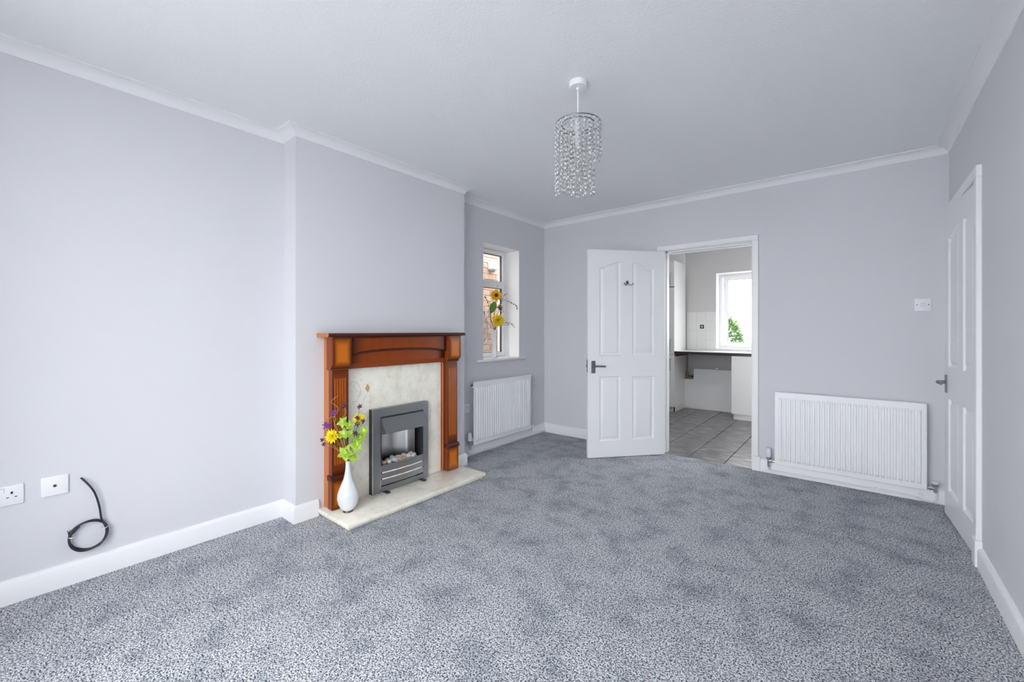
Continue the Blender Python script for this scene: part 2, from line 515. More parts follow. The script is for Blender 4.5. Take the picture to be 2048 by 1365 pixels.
# splashback tiles
def ktile(x0, x1, z0, z1):
    if x1 - x0 > 0.02 and z1 - z0 > 0.02:
        obj('tile', box(bm_(), x0 + 0.0012, x1 - 0.0012, YK - 0.008, YK, z0 + 0.0012, z1 - 0.0012, bev=0.0015), M['tile'], KW)
for r_ in range(4):
    for c_ in range(3):
        x0 = 0.828 + c_ * 0.1425
        ktile(x0, x0 + 0.1425, 0.908 + r_ * 0.148, 0.908 + (r_ + 1) * 0.148)
for c_ in range(9):
    ktile(1.2555 + c_ * 0.15, 1.2555 + (c_ + 1) * 0.15, 0.908, 0.940)
obj('grout', box(bm_(), 0.826, 1.2555, YK - 0.005, YK, 0.908, 1.50), M['grout'], KW)
obj('motif', box(bm_(), 1.026, 1.086, YK - 0.0095, YK - 0.004, 1.240, 1.300), M['teal'], KW)['label'] = 'dark teal square motif'
obj('motif', box(bm_(), 1.044, 1.068, YK - 0.0105, YK - 0.004, 1.258, 1.282), M['palegreen'], KW)['label'] = 'pale green motif centre'

# ------------------------------------------------------------------ windows
def window(name, axis_pt, horiz, inward, w, z0, z1, cells, fr=0.055, depth=0.07, sill=None, handle=False):
    """horiz: unit vector along the window; inward: unit vector into the room; cells: list of (u0,u1,z0,z1) glazed openings"""
    t = thing(name, (axis_pt[0], axis_pt[1], z0), kind='structure')
    H, I = Vector((*horiz, 0)), Vector((*inward, 0))
    def bx(bm, u0, u1, d0, d1, a, b, bev=0.003):
        p = Vector((axis_pt[0], axis_pt[1], 0))
        q0, q1 = p + H * u0 + I * d0, p + H * u1 + I * d1
        box(bm, min(q0.x, q1.x), max(q0.x, q1.x), min(q0.y, q1.y), max(q0.y, q1.y), a, b, bev)
    bm = bm_()
    bx(bm, 0, fr * 0.6, -depth, 0, z0, z1); bx(bm, w - fr * 0.6, w, -depth, 0, z0, z1)
    bx(bm, 0, w, -depth, -0.001, z1 - fr * 0.6, z1); bx(bm, 0, w, -depth, -0.001, z0, z0 + fr * 0.6)
    obj('frame', bm, M['upvc'], t, smooth=30)
    for (u0, u1, a, b) in cells:
        bm = bm_()
        s = fr * 0.75
        bx(bm, u0 - s, u0, -depth + 0.01, 0.012, a - s, b + s); bx(bm, u1, u1 + s, -depth + 0.01, 0.012, a - s, b + s)
        bx(bm, u0 - s, u1 + s, -depth + 0.01, 0.011, b, b + s); bx(bm, u0 - s, u1 + s, -depth + 0.01, 0.011, a - s, a)
        sh = obj('sash', bm, M['upvc'], t, smooth=30)
        g = 0.004
        bm = bm_()
        bx(bm, u0, u0 + g, -0.025, 0.002, a, b, 0); bx(bm, u1 - g, u1, -0.025, 0.002, a, b, 0)
        bx(bm, u0, u1, -0.025, 0.002, b - g, b, 0); bx(bm, u0, u1, -0.025, 0.002, a, a + g, 0)
        obj('gasket', bm, M['gasket'], sh)
        bm = bm_()
        bx(bm, u0, u1, -0.020, -0.014, a, b, 0)
        obj('pane', bm, M['glass'], sh)
    return t
w1 = window('window_1', (-WD, WY0), (0, 1), (1, 0), WY1 - WY0, WZ0, WZ1,
            [(0.092, 0.493, 1.755, 2.045), (0.092, 0.493, 0.972, 1.678)])
obj('reveal', boxes((-WD, 0.0005, WY0 - 0.0, WY0 + 0.004, WZ0, WZ1), (-WD, 0.0005, WY1 - 0.004, WY1, WZ0, WZ1), (-WD, 0.0005, WY0, WY1, WZ1 - 0.004, WZ1)), M['reveal'], w1)
bm = boxes((-WD, 0.0, WY0, WY1, WZ0 - 0.018, WZ0 + 0.003))
box(bm, 0, 0.042, 2.975, 3.772, WZ0 - 0.018, WZ0 + 0.003, 0.006, 2)
obj('sill', bm, M['gloss'], w1, smooth=40)
obj('outer_reveal', boxes((-0.272, -0.248, WY1 - 0.006, WY1 + 0.001, WZ0, WZ1)), M['brick'], w1)
w2 = window('window_2', (VX0, YK + 0.20), (1, 0), (0, -1), VX1 - VX0, VZ0, VZ1, [(0.115, 0.64, 1.035, 1.985), (0.735, 1.25, 1.035, 1.985)], fr=0.075)
obj('reveal', boxes((VX0, VX0 + 0.004, YK - 0.0005, YK + 0.20, VZ0, VZ1), (VX1 - 0.004, VX1, YK - 0.0005, YK + 0.20, VZ0, VZ1),
                    (VX0, VX1, YK - 0.0005, YK + 0.20, VZ1 - 0.004, VZ1), (VX0, VX1, YK - 0.0005, YK + 0.20, VZ0, VZ0 + 0.004)), M['reveal'], w2)
w4 = window('window_added_fill', (GX0, YK + 0.15), (1, 0), (0, -1), GX1 - GX0, 0.0, 2.12, [(0.09, 0.80, 0.08, 2.03), (0.90, 1.61, 0.08, 2.03)], fr=0.075)  # unseen garden door, added to brighten the kitchen
w3 = window('window_3', (FX0, YF - 0.15), (1, 0), (0, 1), FX1 - FX0, FZ0, FZ1, [(0.07, 0.75, 0.32, 2.23), (0.84, 1.56, 0.32, 2.23), (1.63, 2.23, 0.32, 2.23)])
obj('sill', boxes((FX0 - 0.06, FX1 + 0.06, YF - 0.15, YF + 0.06, FZ0 - 0.02, FZ0)), M['gloss'], w3)

# ------------------------------------------------------------------ door linings and architraves
bm = boxes((DX0 - 0.02, DX0, YB - 0.002, YB + 0.102, 0, DZ), (DX1, DX1 + 0.02, YB - 0.002, YB + 0.102, 0, DZ), (DX0 - 0.02, DX1 + 0.02, YB - 0.002, YB + 0.102, DZ, DZ + 0.02))
box(bm, DX0, DX0 + 0.012, YB + 0.045, YB + 0.102, 0, DZ); box(bm, DX1 - 0.012, DX1, YB + 0.045, YB + 0.102, 0, DZ); box(bm, DX0, DX1, YB + 0.045, YB + 0.102, DZ - 0.012, DZ)
box(bm, DX0, DX1, YB + 0.098, YB + 0.112, DZ - 0.022, DZ + 0.05)
struct('trim_9', bm, M['gloss'])
bm = bm_()
box(bm, DX0 - 0.068, DX0 - 0.004, YB - 0.018, YB, 0, 1.996, 0.004); box(bm, DX1 + 0.001, DX1 + 0.051, YB - 0.018, YB, 0.125, 1.996, 0.004)
box(bm, DX0 - 0.068, DX1 + 0.051, YB - 0.0185, YB, 1.996, 2.042, 0.004); box(bm, DX1 + 0.001, DX1 + 0.066, YB - 0.024, YB, 0, 0.125, 0.003)
struct('trim_10', bm, M['gloss'])
bm = bm_()
box(bm, W - 0.022, W, 3.178, 3.243, 0.135, 2.0, 0.003); box(bm, W - 0.022, W, 3.178, YB, 2.0, 2.06, 0.003); box(bm, W - 0.018, W, 4.075, YB, 0, 2.0, 0.003)
box(bm, W - 0.028, W, 3.168, 3.25, 0, 0.135, 0.003)
box(bm, W + 0.001, W + 0.09, RY0 - 0.0, RY0 + 0.012, 0, RZ); box(bm, W + 0.001, W + 0.09, RY1 - 0.012, RY1, 0, RZ); box(bm, W + 0.001, W + 0.09, RY0, RY1, RZ - 0.012, RZ)
struct('trim_11', bm, M['gloss'])

# ------------------------------------------------------------------ moulded four panel doors
def door_leaf_bm(wd, ht, th, cols, zl, zu, arch):
    """local: x along the leaf from the hinge, y thickness (0 front .. th back), z up. cols: two (x0,x1); zl lower panel z range, zu upper (z0, shoulder)"""
    bm = bm_()
    N = 14
    def face_side(y, sg):
        def vert(x, z, dep=0.0):
            return bm.verts.new((x, y + sg * dep, z))
        def quad(p):
            bm.faces.new([vert(*q) for q in p])
        xs = [0, cols[0][0], cols[0][1], cols[1][0], cols[1][1], wd]
        for a, b in ((xs[0], xs[1]), (xs[2], xs[3]), (xs[4], xs[5])):
            quad([(a, 0), (b, 0), (b, ht), (a, ht)])
        for ci, (a, b) in enumerate(cols):
            X = [a + (b - a) * k / N for k in range(N + 1)]
            def top(x):
                # low at the outer stile, rising in an S curve to the middle stile
                s = (x - a) / (b - a)
                if ci == 1: s = 1 - s
                s = s * s * (3 - 2 * s)
                return zu[1] + arch * s
            for k in range(N):
                p, q = X[k], X[k + 1]
                quad([(p, 0), (q, 0), (q, zl[0]), (p, zl[0])])
                quad([(p, zl[1]), (q, zl[1]), (q, zu[0]), (p, zu[0])])
                quad([(p, top(p)), (q, top(q)), (q, ht), (p, ht)])
            for (z0, tf) in ((zl[0], lambda x: zl[1]), (zu[0], top)):
                def loop(ins, dep):
                    A, B = a + ins, b - ins
                    XX = [A + (B - A) * k / N for k in range(N + 1)]
                    L = [vert(x, z0 + ins, dep) for x in XX]
                    L += [vert(XX[N - k], tf(a + (b - a) * (N - k) / N) - ins, dep) for k in range(N + 1)]
                    return L
                rings = [loop(i, d) for i, d in ((0, 0), (0.003, 0.006), (0.010, 0.012), (0.019, 0.0135), (0.040, 0.003), (0.044, 0.0025))]
                for r0, r1 in zip(rings, rings[1:]):
                    for j in range(len(r0)):
                        bm.faces.new((r0[j], r0[(j + 1) % len(r0)], r1[(j + 1) % len(r0)], r1[j]))
                L = rings[-1]
                for k in range(N):
                    bm.faces.new((L[k], L[k + 1], L[2 * N + 1 - k - 1], L[2 * N + 1 - k]))
    face_side(0, 1)
    face_side(th, -1)
    for p in ([(0, 0, 0), (0, th, 0), (0, th, ht), (0, 0, ht)], [(wd, 0, 0), (wd, th, 0), (wd, th, ht), (wd, 0, ht)],
              [(0, 0, 0), (wd, 0, 0), (wd, th, 0), (0, th, 0)], [(0, 0, ht), (wd, 0, ht), (wd, th, ht), (0, th, ht)]):
        bm.faces.new([bm.verts.new(q) for q in p])
    bmesh.ops.remove_doubles(bm, verts=bm.verts, dist=0.0004)
    bm.normal_update()
    for f in bm.faces:
        if abs(f.normal.y) > 0.3 and (f.normal.y > 0) != (f.calc_center_median().y > th / 2):
            f.normal_flip()
    return bm
def lever_set(parent, x, z, toward, side, th):
    """backplate and lever; toward = +1/-1 lever direction along x; side=-1 front face (y=0), +1 back face"""
    yf = 0.0 if side < 0 else th
    def Y(d):
        return yf + side * d
    def bb(bm, x0, x1, d0, d1, z0, z1, bev=0.0015):
        box(bm, x0, x1, min(Y(d0), Y(d1)), max(Y(d0), Y(d1)), z0, z1, bev)
    pl = obj('backplate', (lambda q: (bb(q, x - 0.02, x + 0.02, 0, 0.006, z - 0.068, z + 0.048), q)[1])(bm_()), M['satin'], parent, local=True, smooth=30)
    bm = bm_()
    tube(bm, [(x, Y(0.004), z), (x, Y(0.045), z)], 0.010, 12)
    pts = spline([(x, Y(0.042), z), (x + toward * 0.03, Y(0.046), z), (x + toward * 0.07, Y(0.046), z - 0.002), (x + toward * 0.105, Y(0.042), z - 0.003)], 4)
    tube(bm, pts, [0.0095] * 3 + [0.008] * (len(pts) - 3), 10)
    obj('lever_handle', bm, M['satin'], parent, local=True, smooth=50)
def door(name, hinge, dirx, wd, ht, cols, zl, zu, arch, lx, lz, th=0.035):
    """hinge: foot of the hinge edge of the room-side face; that face is local y = th"""
    d = Vector(dirx).normalized()
    t = thing(name, (hinge[0] + d.y * th, hinge[1] - d.x * th, 0.008), kind='structure', rotz=math.atan2(d.y, d.x))
    obj('door_leaf', door_leaf_bm(wd, ht, th, cols, zl, zu, arch), M['gloss'], t, local=True, smooth=28, recalc=False)
    lever_set(t, lx, lz, -1, 1, th)
    lever_set(t, lx, lz, -1, -1, th)
    bm = box(bm_(), wd - 0.001, wd + 0.0015, th / 2 - 0.011, th / 2 + 0.011, lz - 0.06, lz + 0.06)
    box(bm, wd - 0.001, wd + 0.010, th / 2 - 0.006, th / 2 + 0.006, lz - 0.012, lz + 0.012, 0.002)
    obj('latch', bm, M['satin'], t, local=True)
    for z in (0.2, 1.0, 1.75):
        bm = tube(bm_(), [(-0.004, -0.004, z - 0.04), (-0.004, -0.004, z + 0.04)], 0.005, 8)
        obj('hinge', bm, M['satin'], t, local=True)
    return t
D1 = door('door_1', (1.463, 4.116), (-0.6594, -0.7518), 0.779, 1.970, [(0.110, 0.333), (0.451, 0.662)], (0.156, 0.764), (0.962, 1.803), 0.055, 0.725, 0.868)
D2 = door('door_2', (3.400, 3.243), (-0.0505, 0.9987), 0.743, 1.985, [(0.070, 0.288), (0.391, 0.640)], (0.165, 0.762), (0.968, 1.795), 0.055, 0.688, 0.865)

# coat hook on the open door
nD = Vector((0.7518, -0.6594, 0))
dD = Vector((-0.6594, -0.7518, 0))
hp = Vector((1.463, 4.116, 0)) + dD * 0.385
hk = thing('coat_hook', (hp.x, hp.y, 1.655), 'small dark metal double coat hook screwed to the open white door', 'hook')
def HP(s, n, z):
    return hp + dD * s + nD * n + Vector((0, 0, z))
bm = tube(bm_(), [HP(0, 0.0, 1.672), HP(0, 0.006, 1.672)], 0.014, 14)
obj('base', bm, M['satin'], hk, smooth=40)
for sg in (1, -1):
    pts = spline([HP(0, 0.005, 1.674), HP(sg * 0.008, 0.014, 1.655), HP(sg * 0.026, 0.026, 1.643), HP(sg * 0.040, 0.034, 1.650), HP(sg * 0.046, 0.036, 1.664)], 5)
    obj('prong', tube(bm_(), pts, [0.005] * (len(pts) - 1) + [0.0065], 8), M['satin'], hk, smooth=60)

# ================================================================== FIREPLACE
hearth = thing('hearth', (0.36, 1.94, 0), 'cream marble hearth slab on the grey carpet below the fire', 'hearth')
obj('top_slab', box(bm_(), XC + 0.001, 0.556, HY0 - 0.006, HY1 + 0.006, 0.018, 0.045, 0.006, 2), M['marble'], hearth, smooth=40)
obj('lower_slab', box(bm_(), XC + 0.001, 0.536, HY0 + 0.012, HY1 - 0.012, 0.0, 0.014, 0.002), M['marble'], hearth)
obj('joint', box(bm_(), XC + 0.001, 0.532, HY0 + 0.016, HY1 - 0.016, 0.013, 0.019), M['marble_dark'], hearth)

PX = 0.228      # face of the marble back panel
bp = thing('fireplace_panel', (0.2, 1.93, 0.045), 'cream mottled marble back panel with etched swirl and tan diamond around the fire', 'panel')
py0, py1, pz1 = 1.5125, 2.3475, 0.9615
obj('marble_sheet', boxes((XC + 0.001, PX, py0, fy0, 0.0455, pz1), (XC + 0.001, PX, fy1, py1, 0.0455, pz1), (XC + 0.001, PX, fy0, fy1, fz1, pz1)), M['marble'], bp)
def flat_curve(pts, w, x):
    """thin raised line on the panel; pts (y, z)"""
    P = spline([(x, p[0], p[1]) for p in pts], 6)
    return tube(bm_(), P, w, 5)
obj('etched_swirl', flat_curve([(1.528, 0.853), (1.565, 0.855), (1.598, 0.835), (1.612, 0.795), (1.607, 0.755), (1.585, 0.725), (1.555, 0.715)], 0.0016, PX), M['etch'], bp)
obj('etched_swirl', flat_curve([(1.585, 0.60), (1.61, 0.66), (1.635, 0.715), (1.66, 0.76)], 0.0014, PX), M['etch'], bp)
bm = prism(bm_(), [(1.668, 0.834), (1.688, 0.803), (1.670, 0.770), (1.648, 0.802)], 'x', PX - 0.002, PX + 0.0012)
obj('diamond_inlay', bm, M['inlay'], bp)['label'] = 'tan stone diamond inlay'

# ------------------------------------------------------------------ timber surround
sur = thing('fire_surround', (0.25, 1.93, 0.045), 'glossy cherry stained wooden fire surround with mantel shelf and fluted pilasters', 'fireplace')
bm = bm_()
sh = [(XC + 0.001, 1.168), (0.318, 1.168), (0.326, 1.171), (0.3305, 1.176), (0.3315, 1.181), (0.3305, 1.186), (0.326, 1.191), (0.319, 1.193), (XC + 0.001, 1.193)]
prism(bm, sh, 'y', 1.331, 2.531)
obj('mantel_shelf', bm, M['wood_dark'], sur, smooth=40)
obj('shelf_end', prism(bm_(), sh, 'y', 1.328, 1.332), M['wood_side'], sur)
# frame board behind the pilasters and frieze
for a, b_ in ((1.385, 1.512), (2.348, 2.475)):
    obj('backboard', box(bm_(), XC + 0.001, 0.245, a, b_, 0.0455, 1.168, 0.002), M['wood_plain'], sur)
for sg in (-1, 1):
    def Y(t):               # t measured outwards from the centre line
        return 1.93 + sg * t
    def yb(a, b):
        return (min(Y(a), Y(b)), max(Y(a), Y(b)))
    pil = obj('pilaster', box(bm_(), 0.240, 0.285, *yb(0.441, 0.552), 0.262, 0.975, 0.002), M['wood'], sur)
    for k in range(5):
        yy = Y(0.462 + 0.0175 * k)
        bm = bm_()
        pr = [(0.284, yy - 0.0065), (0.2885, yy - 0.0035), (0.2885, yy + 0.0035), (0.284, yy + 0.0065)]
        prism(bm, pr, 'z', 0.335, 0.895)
        obj('flute', bm, M['wood_highlight'], pil)
    pl = obj('plinth_block', box(bm_(), 0.240, 0.293, *yb(0.436, 0.558), 0.0455, 0.236, 0.002), M['wood_panel'], sur)
    bm = bm_()
    y0, y1 = yb(0.430, 0.564)
    prism(bm, [(0.240, 0.234), (0.296, 0.234), (0.301, 0.240), (0.301, 0.247), (0.295, 0.253), (0.292, 0.262), (0.286, 0.266), (0.240, 0.266)], 'y', y0, y1)
    obj('plinth_moulding', bm, M['wood_dark'], sur, smooth=30)
    # corbel block with a rounded lower edge
    bm = bm_()
    y0, y1 = yb(0.430, 0.566)
    pr = [(0.240, 1.168), (0.318, 1.168), (0.318, 1.005)]
    for j in range(1, 7):
        t = j / 6 * PI / 2
        pr.append((0.318 - 0.022 * (1 - math.cos(t)), 1.005 - 0.032 * math.sin(t)))
    pr += [(0.287, 0.958), (0.240, 0.958)]
    prism(bm, pr, 'y', y0 + 0.006, y1 - 0.006)
    cb = obj('corbel', bm, M['wood_panel'], sur, smooth=40)
    bm = bm_()
    pr2 = [(0.240, 1.168), (0.311, 1.168), (0.311, 1.003)]
    for j in range(1, 7):
        t = j / 6 * PI / 2
        pr2.append((0.311 - 0.022 * (1 - math.cos(t)), 1.003 - 0.034 * math.sin(t)))
    pr2 += [(0.285, 0.952), (0.240, 0.952)]
    prism(bm, pr2, 'y', y0, y1)
    obj('corbel_backing', bm, M['wood_plain'], cb, smooth=40)
    # outer return and inner return strips
    obj('return_strip', box(bm_(), XC + 0.0015, 0.240, *yb(0.548, 0.552), 0.0455, 1.168), M['wood_side'], sur)
    obj('inner_bead', box(bm_(), PX + 0.0005, 0.250, *yb(0.4185, 0.4305), 0.0455, 0.958, 0.002), M['wood_side'] if sg > 0 else M['wood'], sur)
# frieze: lower board, arched upper board proud of it, bottom moulding
obj('frieze', box(bm_(), XC + 0.001, 0.262, 1.500, 2.360, 0.962, 1.168, 0.001), M['wood'], sur)
bm = bm_()
N = 24
lo = []
for k in range(N + 1):
    y = 1.502 + (2.358 - 1.502) * k / N
    t = (y - 1.93) / 0.428
    lo.append((y, 1.052 + 0.042 * math.sqrt(max(0, 1 - 0.9 * t * t)) - 0.042 * math.sqrt(0.1)))
pts = lo + [(2.358, 1.168), (1.502, 1.168)]
prism(bm, pts, 'x', 0.260, 0.284)
ar = obj('arched_board', bm, M['wood'], sur)
bm = tube(bm_(), [(0.277, y, z - 0.004) for y, z in lo], 0.0095, 8)
obj('arch_moulding', bm, M['wood_dark'], ar, smooth=60)
bm = prism(bm_(), [(0.245, 0.952), (0.268, 0.952), (0.274, 0.958), (0.272, 0.966), (0.266, 0.972), (0.262, 0.985), (0.245, 0.985)], 'y', 1.500, 2.360)
obj('frieze_moulding', bm, M['wood_plain'], sur, smooth=35)

# ------------------------------------------------------------------ electric fire
ef = thing('electric_fire', (0.25, 1.93, 0.045), 'brushed grey inset electric fire with sloping hood and pebble bed', 'fire')
ey0, ey1, ez0, ez1, ex = 1.680, 2.178, 0.046, 0.650, 0.272
iy0, iy1, iz1 = 1.745, 2.128, 0.590
bm = bm_()
for q in ((PX + 0.003, ex, ey0, iy0, ez0, ez1), (PX + 0.003, ex, iy1, ey1, ez0, ez1), (PX + 0.003, ex, iy0 - 0.001, iy1 + 0.001, iz1, ez1)):
    box(bm, *q)
obj('casing', bm, M['firegrey'], ef)
for y in (ey0, ey1):
    obj('casing_side', boxes((PX + 0.001, ex - 0.006, y - 0.0015, y + 0.0015, ez0, ez1 - 0.001)), M['fireedge'], ef)
for q in ((ex - 0.005, ex + 0.0015, ey0 - 0.001, ey0 + 0.003, ez0, ez1), (ex - 0.004, ex + 0.001, iy0 - 0.0025, iy0 + 0.0005, 0.05, 0.24)):
    obj('chrome_trim', boxes(q), M['chrome'], ef)
# hood, closed at both ends
hx, hz0, hz1 = 0.335, 0.478, 0.578
bm = bm_()
prism(bm, [(ex - 0.004, hz1), (ex + 0.004, hz1), (hx, hz0), (hx - 0.004, hz0 - 0.003), (ex - 0.004, hz1 - 0.012)], 'y', iy0 + 0.006, iy1 - 0.004)
for y in (iy0 + 0.004, iy1 - 0.004):
    prism(bm, [(ex - 0.004, hz1), (hx, hz0), (hx - 0.004, hz0 - 0.003), (ex - 0.004, 0.462)], 'y', y - 0.0015, y + 0.0015)
obj('hood', bm, M['firegrey'], ef)
obj('hood_slot', boxes((ex - 0.006, ex + 0.0005, iy0, iy1, hz1 + 0.001, iz1 + 0.0005)), M['dark'], ef)
obj('hood_catch', tube(bm_(), [(hx - 0.006, 1.94, hz0 + 0.004), (hx + 0.003, 1.94, hz0 + 0.002)], 0.005, 10), M['chrome'], ef)
obj('hood_edge', boxes((hx - 0.003, hx + 0.001, iy0 + 0.004, iy0 + 0.006, hz0, hz0 + 0.004)), M['chrome'], ef)
# firebox lining: black cheeks, curved polished reflector
obj('firebox', boxes((0.055, PX + 0.004, iy0 - 0.008, iy0, 0.05, iz1), (0.055, PX + 0.004, iy1, iy1 + 0.008, 0.05, iz1), (0.055, PX + 0.004, iy0, iy1, iz1, iz1 + 0.008), (0.052, 0.058, iy0, iy1, 0.05, iz1)), M['blackpaint'], ef)
for a, b_ in ((iy1 - 0.018, iy1 + 0.001), (iy0 - 0.001, iy0 + 0.008)):
    obj('cheek', boxes((PX, ex - 0.002, a, b_, 0.235, iz1 - 0.02)), M['blackpaint'], ef)
bm = bm_()
prev = None
for k in range(25):
    t = k / 24
    a = PI * (0.04 + 0.92 * t)
    p = (0.232 - 0.150 * math.sin(a) ** 0.7 + 0.004 * math.sin(9 * a), 1.9365 - 0.166 * math.cos(a))
    cur = [bm.verts.new((p[0], p[1], z)) for z in (0.19, 0.56)]
    if prev: bm.faces.new((prev[0], cur[0], cur[1], prev[1]))
    prev = cur
obj('reflector', bm, M['reflector'], ef, smooth=60)
# bowed fascia bars
def bow(z0, z1, base=0.272, sag=0.014, th=0.0035):
    bm = bm_()
    n_ = 12
    o_ = []
    for k in range(n_ + 1):
        y = iy0 + 0.001 + (iy1 - iy0 - 0.002) * k / n_
        t = 2 * k / n_ - 1
        o_.append((base + sag * (1 - t * t), y))
    pts = o_ + [(x - th, y) for x, y in reversed(o_)]
    return prism(bm, pts, 'z', z0, z1)
for a, b_ in ((0.192, 0.240), (0.147, 0.183), (0.098, 0.138)):
    obj('fascia_bar', bow(a, b_), M['firegrey'], ef)
obj('fascia_base', bow(0.048, 0.088, sag=0.004), M['firegrey'], ef)
for a, b_ in ((iy0, iy0 + 0.012), (iy1 - 0.008, iy1)):
    obj('fascia_post', boxes((0.262, 0.272, a, b_, 0.05, 0.238)), M['blackpaint'], ef)
obj('slot_sheen', bow(0.100, 0.195, base=0.2705, sag=0.0135, th=0.004), M['sheen'], ef)['label'] = 'pale pink and orange ember strip with reflected light put into its colour'
obj('fuel_tray', boxes((0.10, 0.256, iy0 + 0.002, iy1 - 0.002, 0.185, 0.192)), M['blackpaint'], ef)
for y in (1.762, 2.088):
    obj('foot', boxes((0.262, 0.325, y, y + 0.032, 0.0455, 0.054), bev=0.002), M['blackpaint'], ef)
# pebbles
def pebble_bm(seed):
    rr = random.Random(seed)
    bm = bm_()
    bmesh.ops.create_icosphere(bm, subdivisions=2, radius=1)
    ph = [rr.uniform(0, 6) for _ in range(3)]
    for v in bm.verts:
        f = 1 + 0.10 * math.sin(2.1 * v.co.x + ph[0]) + 0.10 * math.sin(2.3 * v.co.y + ph[1])
        v.co = Vector((v.co.x * 0.022 * f, v.co.y * 0.030 * f, v.co.z * 0.017 * f))
    return bm
protos = {}
k = 0
for row, (x, zz, n_) in enumerate(((0.243, 0.211, 8), (0.205, 0.213, 8), (0.222, 0.238, 7), (0.166, 0.215, 7), (0.185, 0.240, 6))):
    for j in range(n_):
        y = iy0 + 0.034 + (iy1 - iy0 - 0.068) * (j + (0.5 if row in (2, 4) else 0)) / (n_ - (0 if row in (2, 4) else 1))
        tan = (k * 7 + 3) % 11 in (0, 4) or (j == 0 and row < 3)
        key = (tan, k % 4)
        nm = 'pebble'
        loc = (x + random.uniform(-0.005, 0.005), y + random.uniform(-0.004, 0.004), zz + random.uniform(-0.002, 0.003))
        rot = (random.uniform(-0.3, 0.3), random.uniform(-0.3, 0.3), random.uniform(0, PI))
        if key not in protos:
            o = obj(nm, pebble_bm(k), M['pebble_tan' if tan else 'pebble'], None, smooth=180, loc=loc, local=True)
            protos[key] = o
        else:
            o = protos[key].copy(); C.objects.link(o); o.location = loc
        o.rotation_euler = rot
        if tan: tag(o, 'smooth tan pebble among white ones in the electric fire', 'pebble', 'tan pebbles in the fire')
        else: tag(o, 'smooth white pebble lying in the bed of the electric fire', 'pebble', 'white pebbles in the fire')
        k += 1

# ================================================================== RADIATORS
def radiator(name, label, wd, ht, n_ribs):
    """local: x along the wall 0..wd, y out from the wall, z up from the bottom edge"""
    bm = bm_()
    box(bm, 0, wd, 0.066, 0.080, 0, ht, 0.004, 2)
    pitch = (wd - 0.05) / n_ribs
    for k in range(n_ribs):
        x = 0.025 + pitch * k
        a, b_ = x + pitch * 0.12, x + pitch * 0.88
        q = 0.16 * pitch
        L0 = [bm.verts.new(p) for p in ((a, 0.0795, 0.035), (b_, 0.0795, 0.035), (b_, 0.0795, ht - 0.045), (a, 0.0795, ht - 0.045))]
        L1 = [bm.verts.new(p) for p in ((a + q, 0.0910, 0.055), (b_ - q, 0.0910, 0.055), (b_ - q, 0.0910, ht - 0.065), (a + q, 0.0910, ht - 0.065))]
        for j in range(4):
            bm.faces.new((L0[j], L0[(j + 1) % 4], L1[(j + 1) % 4], L1[j]))
        bm.faces.new(L1)
    return bm
def radiator_parts(t, wd, ht, n_ribs):
    obj('front_panel', radiator('', '', wd, ht, n_ribs), M['rad'], t, local=True)
    for z in (0.03, ht - 0.06):
        obj('header_tube', box(bm_(), 0.005, wd - 0.005, 0.040, 0.067, z, z + 0.035, 0.004), M['rad'], t, local=True)
    for x in (0.16, wd - 0.20):
        obj('wall_bracket', boxes((x, x + 0.035, 0.002, 0.055, 0.05, ht - 0.06)), M['rad'], t, local=True)
def valve(t, x, y, z, zh, to_rad, foot, headmat):
    """angle valve: body at z, plastic head up to zh, tail to the radiator, all local"""
    b_ = obj('valve_body', tube(tube(bm_(), [(x, y, foot), (x, y, z + 0.018)], 0.011, 10), [(x, y, z), (x + to_rad * 0.045, y, z)], 0.0105, 10), M['chrome'], t, local=True, smooth=50)
    obj('valve_nut', tube(bm_(), [(x + to_rad * 0.014, y, z), (x + to_rad * 0.030, y, z)], 0.015, 6), M['chrome'], t, local=True)
    obj('valve_collar', lathe(bm_(), [(0.016, z + 0.016), (0.018, z + 0.030), (0.013, z + 0.034)], (x, y, 0), 14), M['greyplastic'], t, local=True, smooth=40)
    h = zh - (z + 0.03)
    obj('thermostat_head', lathe(bm_(), [(0.017, z + 0.03), (0.0205, z + 0.036), (0.0215, z + 0.03 + h * 0.5), (0.0185, z + 0.03 + h * 0.85), (0.014, zh)], (x, y, 0), 16), headmat, t, local=True, smooth=40)
# right radiator on the back wall: local x = +X, y = towards the room (-Y): rotated half a turn about its right corner
rr = thing('radiator', (3.29, YB, 0.098), 'wide white panel radiator on the back wall beside the right door', 'radiator', rotz=PI)
radiator_parts(rr, 0.908, 0.604, 27)
valve(rr, 0.955, 0.052, 0.016, 0.122, -1, -0.035, M['valveplastic'])
valve(rr, -0.042, 0.052, 0.016, 0.064, 1, -0.012, M['valveplastic'])
def lp(p):          # room point -> local of the right radiator
    return (3.29 - p[0], YB - p[1], p[2] - 0.098)
pts = spline([lp(p) for p in ((2.335, YB - 0.052, 0.075), (2.336, YB - 0.050, 0.045), (2.350, YB - 0.034, 0.036), (2.40, YB - 0.028, 0.034), (2.70, YB - 0.028, 0.033), (3.0, YB - 0.028, 0.032), (3.235, YB - 0.028, 0.032), (3.262, YB - 0.028, 0.036), (3.266, YB - 0.027, 0.046), (3.250, YB - 0.026, 0.056))], 5)
obj('supply_pipe', tube(bm_(), pts, 0.006, 8), M['rad'], rr, local=True, smooth=60)
pts = spline([lp(p) for p in ((3.332, YB - 0.052, 0.095), (3.338, YB - 0.046, 0.06), (3.336, YB - 0.036, 0.028), (3.315, YB - 0.030, 0.013), (3.28, YB - 0.028, 0.012), (3.255, YB - 0.028, 0.018), (3.245, YB - 0.028, 0.026))], 5)
obj('return_pipe', tube(bm_(), pts, 0.006, 8), M['rad'], rr, local=True, smooth=60)
